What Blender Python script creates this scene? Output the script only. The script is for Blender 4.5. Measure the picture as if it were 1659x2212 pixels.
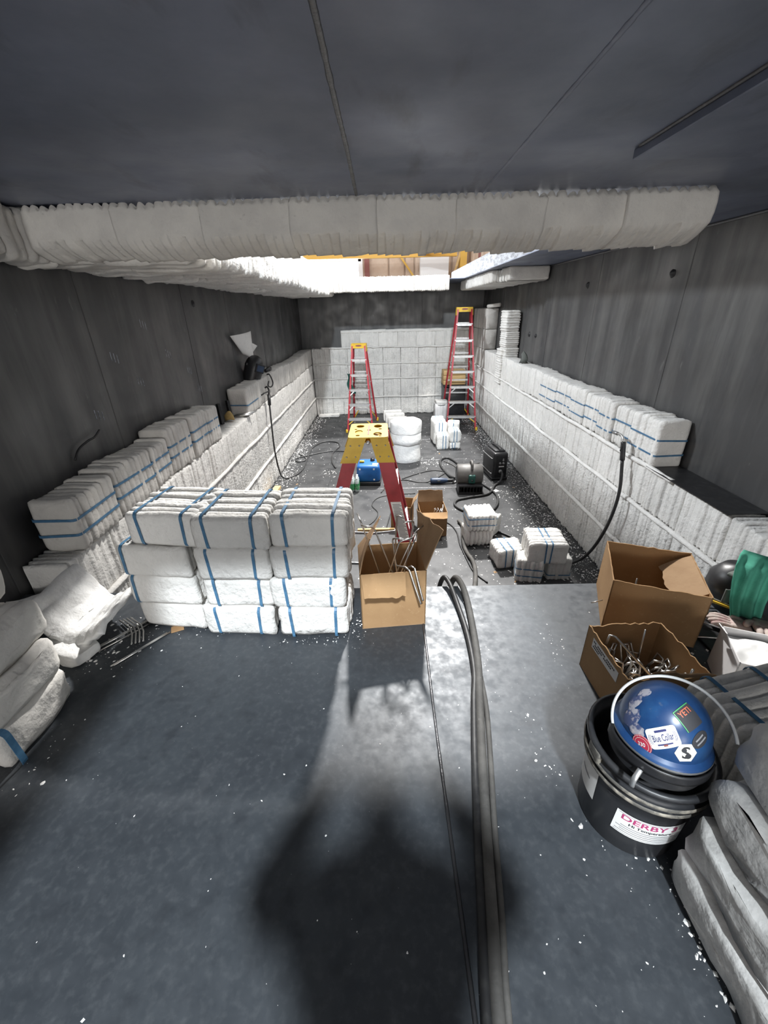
import bpy, bmesh, math, random
from mathutils import Vector, Matrix, noise, Euler

for o in list(bpy.data.objects):
    bpy.data.objects.remove(o)
scene = bpy.context.scene
COL = scene.collection
R = math.radians
PI = math.pi

# ------------------------------------------------------------------ camera
CAMZ = 2.34
cam = bpy.data.cameras.new('camera')
cam.sensor_fit = 'HORIZONTAL'
cam.sensor_width = 36.0
cam.lens = 36.0 * 890.0 / 1659.0
cam.clip_start = 0.02
camo = bpy.data.objects.new('camera', cam)
COL.objects.link(camo)
camo.location = (0, 0, CAMZ)
camo.rotation_euler = (Matrix.Rotation(R(0.488), 3, 'Z') @ Matrix.Rotation(R(90 - 26.25), 3, 'X')
                       @ Matrix.Rotation(R(-1.43), 3, 'Z')).to_euler()
scene.camera = camo

# ------------------------------------------------------------------ world, lamps, exposure
w = bpy.data.worlds.new('shop_daylight')
scene.world = w
w.use_nodes = True
w.node_tree.nodes['Background'].inputs[0].default_value = (0.93, 0.96, 1.0, 1)
w.node_tree.nodes['Background'].inputs[1].default_value = 0.9
vs = scene.view_settings
vs.view_transform = 'Standard'
vs.look = 'None'
vs.gamma = 1.0
vs.use_curve_mapping = False
vs.exposure = 0.32


def lamp(name, loc, target, size, power, color=(1, 1, 1)):
    l = bpy.data.lights.new(name, 'AREA')
    l.shape = 'DISK'
    l.size = size
    l.energy = power
    l.color = color
    o = bpy.data.objects.new(name, l)
    COL.objects.link(o)
    o.location = loc
    o.rotation_euler = (Vector(target) - Vector(loc)).to_track_quat('-Z', 'Y').to_euler()
    return o


# high bay lamps of the workshop above the open roof of the furnace, plus one added fill
lamp('high_bay_and_fill_light', (1.15, 10.6, 9.7), (0.0, 3.0, 1.0), 0.6, 2300, (1.0, 0.98, 0.95))
lamp('high_bay_and_fill_light', (2.3, 5.2, 9.0), (-0.6, 5.4, 0.0), 0.8, 760, (1.0, 0.97, 0.93))
lamp('high_bay_and_fill_light', (-6.5, 5.5, 7.2), (2.2, 4.5, 1.8), 0.8, 640, (0.90, 0.95, 1.0))  # added fill from high left, brightens the right wall
lamp('high_bay_and_fill_light', (0.14, -4.7, 8.1), (-0.1, 0.8, 1.0), 0.5, 1250, (0.88, 0.95, 1.0))
# added fill lights, unseen, outside the open near end of the furnace
lamp('fill_light', (-1.7, -7.2, 2.45), (-0.2, 2.0, 2.0), 0.9, 95, (1.0, 0.97, 0.93))
lamp('fill_light', (1.9, -7.2, 2.45), (0.2, 2.0, 2.0), 0.9, 95, (1.0, 0.97, 0.93))


# ------------------------------------------------------------------ materials
def mat(name, col, rough=0.6, metal=0.0, spec=0.5, nz=None, bump=None, alpha=1.0, emit=None, rvar=None, per=None):
    """nz=(scale,(r,g,b),lo,hi,[stretch xyz]) second colour by noise; bump=(scale,strength,dist)"""
    m = bpy.data.materials.new(name)
    m.use_nodes = True
    nt = m.node_tree
    b = nt.nodes['Principled BSDF']
    N, L = nt.nodes.new, nt.links.new
    b.inputs['Base Color'].default_value = (*col, 1)
    b.inputs['Roughness'].default_value = rough
    b.inputs['Metallic'].default_value = metal
    b.inputs['Specular IOR Level'].default_value = spec
    b.inputs['Alpha'].default_value = alpha
    tc = N('ShaderNodeTexCoord')
    vec = tc.outputs['Object']
    if per is not None:
        oi = N('ShaderNodeObjectInfo')
        mm = N('ShaderNodeMath'); mm.operation = 'MULTIPLY'; mm.inputs[1].default_value = 37.0
        L(oi.outputs['Random'], mm.inputs[0])
        va = N('ShaderNodeVectorMath'); va.operation = 'ADD'
        L(vec, va.inputs[0]); L(mm.outputs[0], va.inputs[1])
        vec = va.outputs[0]
    last = None
    layers = nz if isinstance(nz, list) else ([nz] if nz else [])
    for z in layers:
        sc, c2, lo, hi = z[:4]
        v2 = vec
        if len(z) > 4:
            mp = N('ShaderNodeMapping'); mp.inputs['Scale'].default_value = z[4]
            L(vec, mp.inputs[0]); v2 = mp.outputs[0]
        n = N('ShaderNodeTexNoise'); n.inputs['Scale'].default_value = sc
        n.inputs['Detail'].default_value = 6; n.inputs['Roughness'].default_value = 0.6
        L(v2, n.inputs['Vector'])
        mr = N('ShaderNodeMapRange'); mr.inputs[1].default_value = lo; mr.inputs[2].default_value = hi
        L(n.outputs['Fac'], mr.inputs[0])
        mx = N('ShaderNodeMix'); mx.data_type = 'RGBA'
        L(mr.outputs[0], mx.inputs['Factor'])
        if last is None:
            mx.inputs[6].default_value = (*col, 1)
        else:
            L(last, mx.inputs[6])
        mx.inputs[7].default_value = (*c2, 1)
        last = mx.outputs[2]
    if per:
        hs = N('ShaderNodeHueSaturation')
        mr = N('ShaderNodeMapRange'); mr.inputs[3].default_value = 1 - per; mr.inputs[4].default_value = 1.0 + per * .4
        L(oi.outputs['Random'], mr.inputs[0]); L(mr.outputs[0], hs.inputs['Value'])
        if last is not None:
            L(last, hs.inputs['Color'])
        else:
            hs.inputs['Color'].default_value = (*col, 1)
        last = hs.outputs[0]
    if last is not None:
        L(last, b.inputs['Base Color'])
    if rvar:
        sc, r1, r2 = rvar
        n = N('ShaderNodeTexNoise'); n.inputs['Scale'].default_value = sc; n.inputs['Detail'].default_value = 8
        L(vec, n.inputs['Vector'])
        mr = N('ShaderNodeMapRange'); mr.inputs[1].default_value = .35; mr.inputs[2].default_value = .65
        mr.inputs[3].default_value = r1; mr.inputs[4].default_value = r2
        L(n.outputs['Fac'], mr.inputs[0]); L(mr.outputs[0], b.inputs['Roughness'])
    if bump:
        prev = None
        for (sc, st, di) in (bump if isinstance(bump, list) else [bump]):
            n = N('ShaderNodeTexNoise'); n.inputs['Scale'].default_value = sc; n.inputs['Detail'].default_value = 5
            L(vec, n.inputs['Vector'])
            bp = N('ShaderNodeBump'); bp.inputs['Strength'].default_value = st; bp.inputs['Distance'].default_value = di
            L(n.outputs['Fac'], bp.inputs['Height'])
            if prev is not None:
                L(prev, bp.inputs['Normal'])
            prev = bp.outputs[0]
        L(prev, b.inputs['Normal'])
    if emit:
        b.inputs['Emission Color'].default_value = (*emit[0], 1)
        b.inputs['Emission Strength'].default_value = emit[1]
    return m


M = {}
M['deck'] = mat('mill_scale_deck', (.043, .049, .057), .42, .25, .6,
                nz=[(2.0, (.055, .063, .072), .40, .66), (45., (.072, .079, .087), .48, .75), (16., (.037, .042, .049), .52, .72)],
                bump=[(60, .05, .003)], rvar=(26., .40, .55))
M['pit'] = mat('mill_scale_floor', (.038, .039, .041), .46, .3, .5,
               nz=[(4.0, (.06, .061, .063), .40, .66), (50., (.09, .09, .092), .60, .75)], bump=(30, .05, .003), rvar=(6., .4, .58))
M['wall'] = mat('mill_scale_wall', (.055, .055, .057), .40, .3, .8,
                nz=[(2.2, (.12, .119, .116), .42, .68, (1.6, 1.6, .22)), (5., (.035, .035, .038), .55, .78, (1.6, 1.6, .2)),
                    (16., (.17, .168, .162), .66, .80, (1., 1., .35))],
                bump=[(25, .05, .004), (1.3, .15, .03)], rvar=(4., .36, .55))
M['ceil'] = mat('mill_scale_ceiling', (.125, .145, .205), .40, .3, .8,
                nz=[(1.8, (.195, .22, .30), .40, .66), (6., (.085, .092, .125), .56, .74, (1, .3, 1))],
                bump=[(30, .05, .004), (1.2, .15, .03)], rvar=(3., .36, .55))
M['weld'] = mat('weld_bead', (.11, .11, .115), .35, .7, bump=(60, .5, .004))
M['black_steel'] = mat('black_steel', (.018, .018, .02), .45, .4, nz=(20, (.035, .035, .037), .45, .7))
M['edge_steel'] = mat('bright_steel', (.30, .32, .36), .4, .4, nz=[(8, (.10, .11, .13), .46, .60, (1, 1, 3)), (30, (.6, .62, .66), .6, .75)])
M['fibre'] = mat('ceramic_fibre', (.77, .755, .725), .95, 0, .1,
                 nz=[(7, (.68, .67, .645), .42, .72), (24, (.50, .485, .46), .64, .80)],
                 bump=[(55, .55, .012), (14, .45, .03)], per=.08)
M['fibre_rough'] = mat('rough_ceramic_fibre', (.76, .748, .72), .95, 0, .1,
                       nz=[(6, (.64, .63, .61), .42, .70), (30, (.36, .35, .335), .60, .76, (1, .35, 1))],
                       bump=[(42, .9, .018), (9, .5, .04)], per=.06)
M['fibre_darker'] = mat('darker_ceramic_fibre', (.66, .638, .60), .95, 0, .1,
                     nz=[(5, (.55, .53, .505), .42, .72), (24, (.40, .385, .36), .66, .82)],
                     bump=[(48, .35, .012), (10, .4, .03)], per=.08)  # darker fibre tone; on the far hatch lip it tones down strong light
M['fibre_soft'] = mat('soft_ceramic_fibre', (.66, .65, .63), .95, 0, .1,
                      nz=[(4, (.58, .57, .55), .42, .72), (20, (.52, .505, .48), .62, .82)], bump=[(30, .35, .012), (9, .5, .03)], per=.06)
M['blanket'] = mat('fibre_blanket', (.83, .825, .81), .95, 0, .1, nz=(9, (.70, .69, .67), .5, .75),
                   bump=[(20, .4, .02), (70, .3, .008)])
M['strap'] = mat('blue_strap', (.055, .15, .27), .45, nz=(30, (.09, .22, .36), .45, .7))
M['cardboard'] = mat('cardboard', (.36, .225, .115), .85, 0, .2, nz=[(5, (.30, .18, .09), .42, .7), (60, (.42, .28, .155), .6, .75)], bump=(120, .15, .002))
M['cardboard_in'] = mat('cardboard_inside', (.33, .22, .13), .9, 0, .2, nz=(8, (.26, .165, .095), .42, .7), bump=(90, .2, .002))
M['white_card'] = mat('white_carton', (.72, .71, .71), .6, nz=(6, (.62, .61, .61), .45, .7))
M['rod'] = mat('stainless_rod', (.62, .61, .59), .28, .95)
M['red'] = mat('red_fibreglass', (.36, .018, .03), .38, nz=(12, (.27, .012, .022), .45, .7))
M['red_far'] = M['red']
M['yellow'] = mat('yellow_plastic', (.62, .40, .03), .42, nz=(9, (.50, .31, .02), .45, .75))
M['alu'] = mat('aluminium', (.66, .66, .66), .38, .8, nz=(20, (.5, .5, .5), .5, .7))
M['paper'] = mat('paper_label', (.74, .73, .71), .7, nz=(14, (.66, .65, .63), .5, .7))
M['ink'] = mat('print_black', (.03, .03, .035), .7)
M['ink_grey'] = mat('print_grey', (.25, .25, .26), .7)
M['navy'] = mat('print_navy', (.03, .035, .13), .6)
M['rubber'] = mat('black_rubber', (.022, .022, .023), .5, nz=(30, (.045, .044, .043), .5, .7))
M['rubber_dusty'] = mat('dusty_hose_cover', (.06, .057, .053), .75, nz=[(12, (.10, .095, .088), .42, .7), (50, (.16, .15, .14), .66, .8)], bump=(45, .4, .006))
M['black_plastic'] = mat('black_plastic', (.016, .016, .018), .38, nz=(16, (.035, .034, .033), .5, .75))
M['grey_plastic'] = mat('grey_plastic', (.11, .105, .10), .5, nz=(14, (.15, .145, .14), .45, .7))
M['green_plastic'] = mat('dark_green_plastic', (.015, .085, .07), .45)
M['tool_blue'] = mat('dark_blue_tool', (.02, .04, .085), .45, nz=(20, (.035, .06, .11), .5, .7))
M['bright_blue'] = mat('blue_painted_steel', (.015, .13, .42), .4, nz=(10, (.012, .10, .34), .45, .7))
M['hat_blue'] = mat('blue_hard_hat', (.012, .045, .135), .32, nz=[(14, (.02, .075, .19), .45, .7), (34, (.10, .12, .16), .66, .78)])
M['scuff'] = mat('worn_sticker', (.33, .32, .36), .7, nz=[(30, (.05, .07, .16), .46, .52), (70, (.48, .42, .42), .55, .65)])
M['white'] = mat('white_print', (.80, .80, .79), .5)
M['cream'] = mat('cream_print', (.72, .68, .58), .55)
M['red_print'] = mat('red_print', (.42, .03, .06), .55)
M['orange_print'] = mat('orange_print', (.62, .14, .07), .55)
M['pink_print'] = mat('magenta_print', (.45, .05, .17), .6)
M['clear'] = mat('clear_face_shield', (.75, .76, .76), .12, 0, .6, alpha=.30)
M['clear_edge'] = mat('scratched_shield_edge', (.72, .73, .73), .35, 0, .5, alpha=.6)
M['green_cloth'] = mat('green_cloth', (.10, .40, .29), .9, 0, .1, nz=(10, (.075, .32, .23), .42, .7), bump=(120, .3, .004))
M['grey_cloth'] = mat('grey_cloth', (.12, .13, .12), .9)
M['glove'] = mat('dirty_glove', (.55, .46, .42), .9, 0, .1, nz=[(22, (.34, .19, .19), .46, .66), (8, (.5, .44, .4), .5, .7)])
M['leather'] = mat('tan_leather', (.42, .29, .11), .75, nz=(18, (.32, .21, .075), .45, .7))
M['wood'] = mat('pine_lumber', (.60, .42, .20), .7, nz=(5, (.50, .33, .14), .4, .7, (1, 12, 12)))
M['green_label'] = mat('green_label', (.05, .32, .12), .5, nz=(26, (.5, .6, .45), .55, .65))
M['bottle'] = mat('clear_bottle', (.62, .70, .70), .2, alpha=.75)
M['grey_metal'] = mat('grey_metal', (.3, .3, .3), .4, .7)
M['bucket'] = mat('black_bucket', (.022, .023, .026), .42, nz=[(12, (.04, .04, .042), .5, .72), (40, (.09, .085, .08), .66, .8)])
M['bucket_rim'] = mat('scuffed_bucket_rim', (.10, .095, .085), .5, nz=(26, (.32, .29, .24), .48, .64))
M['shop_pink'] = mat('foil_insulation', (.50, .37, .28), .6, nz=(3, (.56, .43, .33), .4, .7), bump=(3, .5, .1))
M['shop_yellow'] = mat('crane_yellow', (.62, .36, .05), .5)
M['shop_brown'] = mat('red_oxide_column', (.22, .07, .06), .6)
M['shop_window'] = mat('daylight_window', (.9, .95, 1), .3, emit=((.86, .93, 1.0), 11.0))
M['shop_white'] = mat('white_duct', (.82, .82, .82), .6)
M['shop_floor'] = mat('shop_concrete', (.3, .29, .28), .8)
M['flake'] = mat('fibre_flake', (.80, .79, .77), .95, 0, .1)
M['brown_scrap'] = mat('brown_scrap', (.36, .23, .12), .9)


# ------------------------------------------------------------------ helpers
class MB:
    def __init__(s):
        s.v = []; s.f = []; s.sm = []

    def add(s, vs_, fs, smooth=False):
        o = len(s.v)
        s.v += [tuple(x) for x in vs_]
        for f in fs:
            s.f.append(tuple(i + o for i in f)); s.sm.append(smooth)
        return s

    def box(s, x0, x1, y0, y1, z0, z1, mtx=None):
        vs_ = [Vector((x, y, z)) for z in (z0, z1) for y in (y0, y1) for x in (x0, x1)]
        if mtx is not None:
            vs_ = [mtx @ q for q in vs_]
        return s.add(vs_, [(0, 2, 3, 1), (4, 5, 7, 6), (0, 1, 5, 4), (2, 6, 7, 3), (0, 4, 6, 2), (1, 3, 7, 5)])

    def rbox(s, cx, cy, cz, sx, sy, sz, r=.01, mtx=None, seg=2):
        """bevelled box"""
        bm = bmesh.new()
        bmesh.ops.create_cube(bm, size=1)
        for q in bm.verts:
            q.co = Vector((q.co.x * sx, q.co.y * sy, q.co.z * sz))
        bmesh.ops.bevel(bm, geom=bm.edges[:], offset=min(r, sx * .49, sy * .49, sz * .49), segments=seg, affect='EDGES', profile=.5)
        for q in bm.verts:
            q.co += Vector((cx, cy, cz))
            if mtx is not None:
                q.co = mtx @ q.co
        bm.verts.index_update()
        s.add([q.co.copy() for q in bm.verts], [tuple(v.index for v in f.verts) for f in bm.faces], seg > 1)
        bm.free()
        return s

    def bar(s, p0, p1, wd, th, up=(0, 0, 1)):
        """rectangular bar from p0 to p1"""
        p0, p1 = Vector(p0), Vector(p1)
        d = (p1 - p0).normalized()
        u = Vector(up)
        a = d.cross(u)
        if a.length < 1e-4:
            a = d.cross(Vector((1, 0, 0)))
        a.normalize(); b = a.cross(d).normalized()
        vs_ = []
        for p in (p0, p1):
            for i, j in ((-1, -1), (1, -1), (1, 1), (-1, 1)):
                vs_.append(p + a * (wd / 2 * i) + b * (th / 2 * j))
        return s.add(vs_, [(0, 3, 2, 1), (4, 5, 6, 7), (0, 1, 5, 4), (1, 2, 6, 5), (2, 3, 7, 6), (3, 0, 4, 7)])

    def tube(s, pts, r, n=8, flat=1.0, closed=False, cap=True):
        pts = [Vector(p) for p in pts]
        rr = r if isinstance(r, (list, tuple)) else [r] * len(pts)
        rings = []
        up = None
        for i, p in enumerate(pts):
            if closed:
                d = pts[(i + 1) % len(pts)] - pts[i - 1]
            else:
                d = pts[min(i + 1, len(pts) - 1)] - pts[max(i - 1, 0)]
            if d.length < 1e-8:
                d = Vector((0, 0, 1))
            d.normalize()
            if up is None:
                up = Vector((0, 0, 1)) if abs(d.z) < .9 else Vector((1, 0, 0))
            a = d.cross(up)
            if a.length < 1e-4:
                a = d.cross(Vector((0, 1, 0)))
            a.normalize(); b = a.cross(d).normalized(); up = b
            rings.append([p + a * (rr[i] * math.cos(2 * PI * k / n)) + b * (rr[i] * flat * math.sin(2 * PI * k / n)) for k in range(n)])
        vs_ = [q for rg in rings for q in rg]
        fs = []
        m = len(rings)
        for i in range(m if closed else m - 1):
            for k in range(n):
                a0 = i * n + k; a1 = i * n + (k + 1) % n
                b0 = ((i + 1) % m) * n + k; b1 = ((i + 1) % m) * n + (k + 1) % n
                fs.append((a0, a1, b1, b0))
        if cap and not closed:
            fs.append(tuple(range(n - 1, -1, -1)))
            fs.append(tuple((m - 1) * n + k for k in range(n)))
        return s.add(vs_, fs, True)

    def lathe(s, prof, n=32, mtx=None, a0=0, a1=2 * PI, jit=None):
        vs_ = []; fs = []
        full = abs(a1 - a0 - 2 * PI) < 1e-6
        cols = n if full else n + 1
        for i in range(cols):
            a = a0 + (a1 - a0) * i / n
            for (r, z) in prof:
                q = Vector((r * math.cos(a), r * math.sin(a), z))
                if jit:
                    q += noise.noise_vector(q * jit[1] + Vector((jit[2],) * 3)) * jit[0]
                vs_.append(mtx @ q if mtx is not None else q)
        m = len(prof)
        for i in range(n):
            j = (i + 1) % cols
            for k in range(m - 1):
                fs.append((i * m + k, j * m + k, j * m + k + 1, i * m + k + 1))
        return s.add(vs_, fs, True)

    def grid(s, fn, nu, nv, thick=0.0, smooth=True):
        """sheet from fn(u,v)->Vector with optional thickness along normal"""
        P_ = [[Vector(fn(i / nu, j / nv)) for j in range(nv + 1)] for i in range(nu + 1)]
        vs_ = [q for row in P_ for q in row]
        W_ = nv + 1
        fs = [(i * W_ + j, (i + 1) * W_ + j, (i + 1) * W_ + j + 1, i * W_ + j + 1) for i in range(nu) for j in range(nv)]
        if thick:
            nn = []
            for i in range(nu + 1):
                for j in range(nv + 1):
                    du = P_[min(i + 1, nu)][j] - P_[max(i - 1, 0)][j]
                    dv = P_[i][min(j + 1, nv)] - P_[i][max(j - 1, 0)]
                    n_ = du.cross(dv)
                    nn.append(n_.normalized() if n_.length > 1e-9 else Vector((0, 0, 1)))
            N0 = len(vs_)
            vs_ = vs_ + [q - n_ * thick for q, n_ in zip(vs_, nn)]
            fs = fs + [tuple(N0 + k for k in reversed(f)) for f in fs]
            edge = [i * W_ for i in range(nu + 1)]
            def strip(a, rev):
                for x, y in zip(a[:-1], a[1:]):
                    fs.append((x, y, y + N0, x + N0) if not rev else (y, x, x + N0, y + N0))
            strip([i * W_ for i in range(nu + 1)], True)
            strip([i * W_ + nv for i in range(nu + 1)], False)
            strip(list(range(W_)), False)
            strip([nu * W_ + j for j in range(W_)], True)
        return s.add(vs_, fs, smooth)

    def mesh(s, name):
        me = bpy.data.meshes.new(name)
        me.from_pydata(s.v, [], s.f)
        me.polygons.foreach_set('use_smooth', s.sm)
        me.update()
        return me


def link(name, me, m=None, parent=None, loc=None, rot=None, mtx=None):
    o = bpy.data.objects.new(name, me)
    COL.objects.link(o)
    if m is not None and me is not None and not me.materials:
        me.materials.append(M[m] if isinstance(m, str) else m)
    if parent is not None:
        o.parent = parent
    if mtx is not None:
        o.matrix_local = mtx
    if loc is not None:
        o.location = loc
    if rot is not None:
        o.rotation_euler = rot
    return o


def obj(name, mb, m, parent=None, **k):
    return link(name, mb.mesh(name), m, parent, **k)


def tag(o, label=None, cat=None, group=None, kind=None):
    if label: o['label'] = label
    if cat: o['category'] = cat
    if group: o['group'] = group
    if kind: o['kind'] = kind
    return o


def thing(name, label, cat, loc=(0, 0, 0), rz=0.0, group=None, rot=None):
    o = link(name, None, None, None, loc=loc, rot=rot if rot else (0, 0, rz))
    return tag(o, label, cat, group)


def spline(pts, n=8):
    pts = [Vector(p) for p in pts]
    q = [pts[0] * 2 - pts[1]] + pts + [pts[-1] * 2 - pts[-2]]
    out = []
    for i in range(1, len(q) - 2):
        a, b, c, d = q[i - 1], q[i], q[i + 1], q[i + 2]
        for k in range(n):
            t = k / n
            out.append(0.5 * ((2 * b) + (c - a) * t + (2 * a - 5 * b + 4 * c - d) * t * t + (3 * b - a - 3 * c + d) * t ** 3))
    out.append(pts[-1])
    return out


def plate2d(outer, holes=(), th=.004):
    """flat plate in XY with holes, thickness th centred on z=0 -> (verts, faces)"""
    cu = bpy.data.curves.new('tmp', 'CURVE')
    cu.dimensions = '2D'; cu.fill_mode = 'BOTH'; cu.extrude = th / 2
    for poly in [outer] + list(holes):
        sp = cu.splines.new('POLY'); sp.points.add(len(poly) - 1)
        for p, q in zip(sp.points, poly):
            p.co = (q[0], q[1], 0, 1)
        sp.use_cyclic_u = True
    o = bpy.data.objects.new('tmp', cu)
    me = o.to_mesh()
    vs_ = [v.co.copy() for v in me.vertices]; fs = [tuple(p.vertices) for p in me.polygons]
    o.to_mesh_clear()
    bpy.data.objects.remove(o); bpy.data.curves.remove(cu)
    return vs_, fs


def text2d(txt, size=1.0, align='CENTER', ext=0.0, sx=1.0):
    cu = bpy.data.curves.new('tmp', 'FONT')
    cu.body = txt; cu.size = size; cu.align_x = align; cu.align_y = 'CENTER'; cu.extrude = ext; cu.resolution_u = 3; cu.offset = size * .012
    o = bpy.data.objects.new('tmp', cu)
    me = o.to_mesh()
    vs_ = [Vector((v.co.x * sx, v.co.y, v.co.z)) for v in me.vertices]; fs = [tuple(p.vertices) for p in me.polygons]
    o.to_mesh_clear()
    bpy.data.objects.remove(o); bpy.data.curves.remove(cu)
    return vs_, fs


def circ(cx, cy, rx, ry=None, n=24):
    ry = ry or rx
    return [(cx + rx * math.cos(2 * PI * k / n), cy + ry * math.sin(2 * PI * k / n)) for k in range(n)]


def block(L, W, H, n, seed=0, bulge=.006, r=.025, jit=.005, seg=4, lj=.004, per=4, capr=True):
    """folded-blanket module: n layers along X, rounded section in YZ"""
    rnd = random.Random(seed)
    hw, hh = W / 2, H / 2
    base = []
    def side(ax, bx):
        for k in range(seg):
            t = k / seg
            base.append((ax[0] + (bx[0] - ax[0]) * t, ax[1] + (bx[1] - ax[1]) * t))
    r = min(r, hw * .45, hh * .45)
    def corner(cx, cy, a):
        for k in range(2):
            t = a + PI / 2 * k / 2
            base.append((cx + r * math.cos(t), cy + r * math.sin(t)))
    corner(hw - r, hh - r, 0); side((hw - r, hh), (-hw + r, hh))
    corner(-hw + r, hh - r, PI / 2); side((-hw, hh - r), (-hw, -hh + r))
    corner(-hw + r, -hh + r, PI); side((-hw + r, -hh), (hw - r, -hh))
    corner(hw - r, -hh + r, 1.5 * PI); side((hw, -hh + r), (hw, hh - r))
    m = len(base)
    t = L / n
    rings = []   # (x, inset, dy, dz)
    if capr:
        rings += [(-L / 2 + .002, 'c', .30), (-L / 2, 'c', .70)]
    for k in range(n):
        dy = rnd.uniform(-lj, lj); dz = rnd.uniform(-lj, lj); di = rnd.uniform(-lj, lj)
        x0 = -L / 2 + k * t
        for (f, ins) in (((.03, bulge), (.28, 0), (.72, 0), (.97, bulge)) if per == 4 else ((.04, bulge), (.5, 0), (.96, bulge))):
            extra = 0
            if (k == 0 and f < .1) or (k == n - 1 and f > .9):
                extra = r * .45
            rings.append((x0 + f * t, ins + di + extra, dy, dz))
    if capr:
        rings += [(L / 2, 'c', .70), (L / 2 - .002, 'c', .30)]
    vs_ = []
    off = Vector((seed * 3.7, seed * 1.3, seed * 2.1))
    for rg in rings:
        for (y, z) in base:
            if rg[1] == 'c':
                q = Vector((rg[0], y * rg[2], z * rg[2]))
            else:
                q = Vector((rg[0], y * (1 - rg[1] / hw) + rg[2], z * (1 - rg[1] / hh) + rg[3]))
            q += noise.noise_vector(q * 9 + off) * jit + noise.noise_vector(q * 27 + off) * (jit * .4)
            vs_.append(q)
    fs = []
    for i in range(len(rings) - 1):
        for k in range(m):
            k2 = (k + 1) % m
            fs.append((i * m + k, i * m + k2, (i + 1) * m + k2, (i + 1) * m + k))
    fs.append(tuple(range(m - 1, -1, -1)))
    fs.append(tuple((len(rings) - 1) * m + k for k in range(m)))
    mb = MB(); mb.add(vs_, fs, True)
    return mb


def strap(L, H, y0, wd=.012, out=.004, th=.0016, r=.02, wob=0.0):
    """flat band loop in the XZ plane at y0"""
    hl, hh = L / 2 + out, H / 2 + out
    path = []
    for (cx, cz, a) in ((hl - r, hh - r, 0), (-hl + r, hh - r, PI / 2), (-hl + r, -hh + r, PI), (hl - r, -hh + r, 1.5 * PI)):
        for k in range(4):
            t = a + PI / 2 * k / 3
            path.append((cx + r * math.cos(t), cz + r * math.sin(t), math.cos(t), math.sin(t)))
    vs_ = []
    for (x, z, nx, nz_) in path:
        dy = y0 + wob * math.sin(z / hh * 1.6 + x / hl)
        for (o_, s_) in ((0, -1), (0, 1), (th, 1), (th, -1)):
            vs_.append((x + nx * o_, dy + s_ * wd / 2, z + nz_ * o_))
    m = len(path); fs = []
    for i in range(m):
        j = (i + 1) % m
        for k in range(4):
            k2 = (k + 1) % 4
            fs.append((i * 4 + k, j * 4 + k, j * 4 + k2, i * 4 + k2))
    return MB().add(vs_, fs)


WALLM = Matrix(((0, 0, 1), (1, 0, 0), (0, 1, 0)))      # layers along world Y, width up, depth along X
BACKM = Matrix(((1, 0, 0), (0, 0, -1), (0, 1, 0)))     # layers along world X, width up, depth along Y
STACKM = Matrix.Rotation(PI / 2, 3, 'Z')               # layers along world Y, flat

# ------------------------------------------------------------------ structure
XL, XR, YB, ZC = -1.93, 2.30, 10.52, 2.82
FL, FR, FB = -1.69, 2.06, 10.27                          # faces of the fibre lining
PZ, PY = 1.02, 1.775                                     # deck height, deck edge
YN = -3.2


def struct(name, mb, m):
    o = obj(name, mb, m)
    o['kind'] = 'structure'
    return o


floor = struct('floor', MB().box(XL - .05, XR + .05, PY - .4, YB + .05, -.12, -.006), 'pit')
ys = [1.9, 3.06, 4.29, 5.52, 6.74, 7.97, 9.2, 10.5]
for i in range(len(ys) - 1):
    for (a, b) in ((XL, -.86), (-.86, XR)):
        obj('floor_plate', MB().rbox((a + b) / 2, (ys[i] + ys[i + 1]) / 2, -.003, b - a - .012, ys[i + 1] - ys[i] - .012, .006, .002, seg=1), 'pit', floor)
for y in ys[1:-1]:
    obj('floor_seam', MB().tube([(XL + (XR - XL) * k / 60, y + .003 * math.sin(k * 2.1), -.003) for k in range(61)], .009, 6, .45), 'weld', floor)

deck = struct('floor_platform', MB().box(XL, XR, YN, PY, PZ - .012, PZ).box(XL, XR, PY - .012, PY, .0, PZ - .012), 'deck')
rnd = random.Random(5)
wl = [(.157 + .004 * noise.noise(Vector((y * 1.5, 0, 0))), y, PZ + .001) for y in [YN + .02 + k * .02 for k in range(int((PY - YN - .02) / .02))]]
obj('weld_bead', MB().tube(wl, [.0045 + .0015 * rnd.random() for _ in wl], 6, .7), 'weld', deck)

walls = {}
for nm, x0, x1, xp in (('wall_left', XL - .06, XL - .004, XL), ('wall_right', XR + .004, XR + .06, XR)):
    wls = struct(nm, MB().box(x0, x1, YN, YB + .06, -.1, ZC + .02), 'wall')
    walls[nm] = wls
    yy = [YN, -1.6, 0.1, 1.75, 2.95, 4.45, 5.65, 7.15, 8.6, YB]
    if nm == 'wall_right':
        yy = [YN, -1.2, .5, 2.0, 3.55, 5.0, 6.3, 7.3, 8.7, YB]
    for a, b in zip(yy[:-1], yy[1:]):
        obj('wall_plate', MB().rbox((x0 + x1) / 2 + (.004 if nm == 'wall_left' else -.004) * 0 + ((XL - x1) if nm == 'wall_left' else (XR - x0)) / 1,
                                    (a + b) / 2, ZC / 2, x1 - x0, b - a - .010, ZC + .1, .003, seg=1), 'wall', wls)
wb = struct('wall_back', MB().box(XL - .06, XR + .06, YB, YB + .06, -.1, ZC + .02), 'wall')
walls['wall_back'] = wb
for a, b in zip([XL, -.5, .9], [-.5, .9, XR]):
    obj('wall_plate', MB().rbox((a + b) / 2, YB + .026, ZC / 2, b - a - .008, .06, ZC, .003, seg=1), 'wall', wb)


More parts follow.
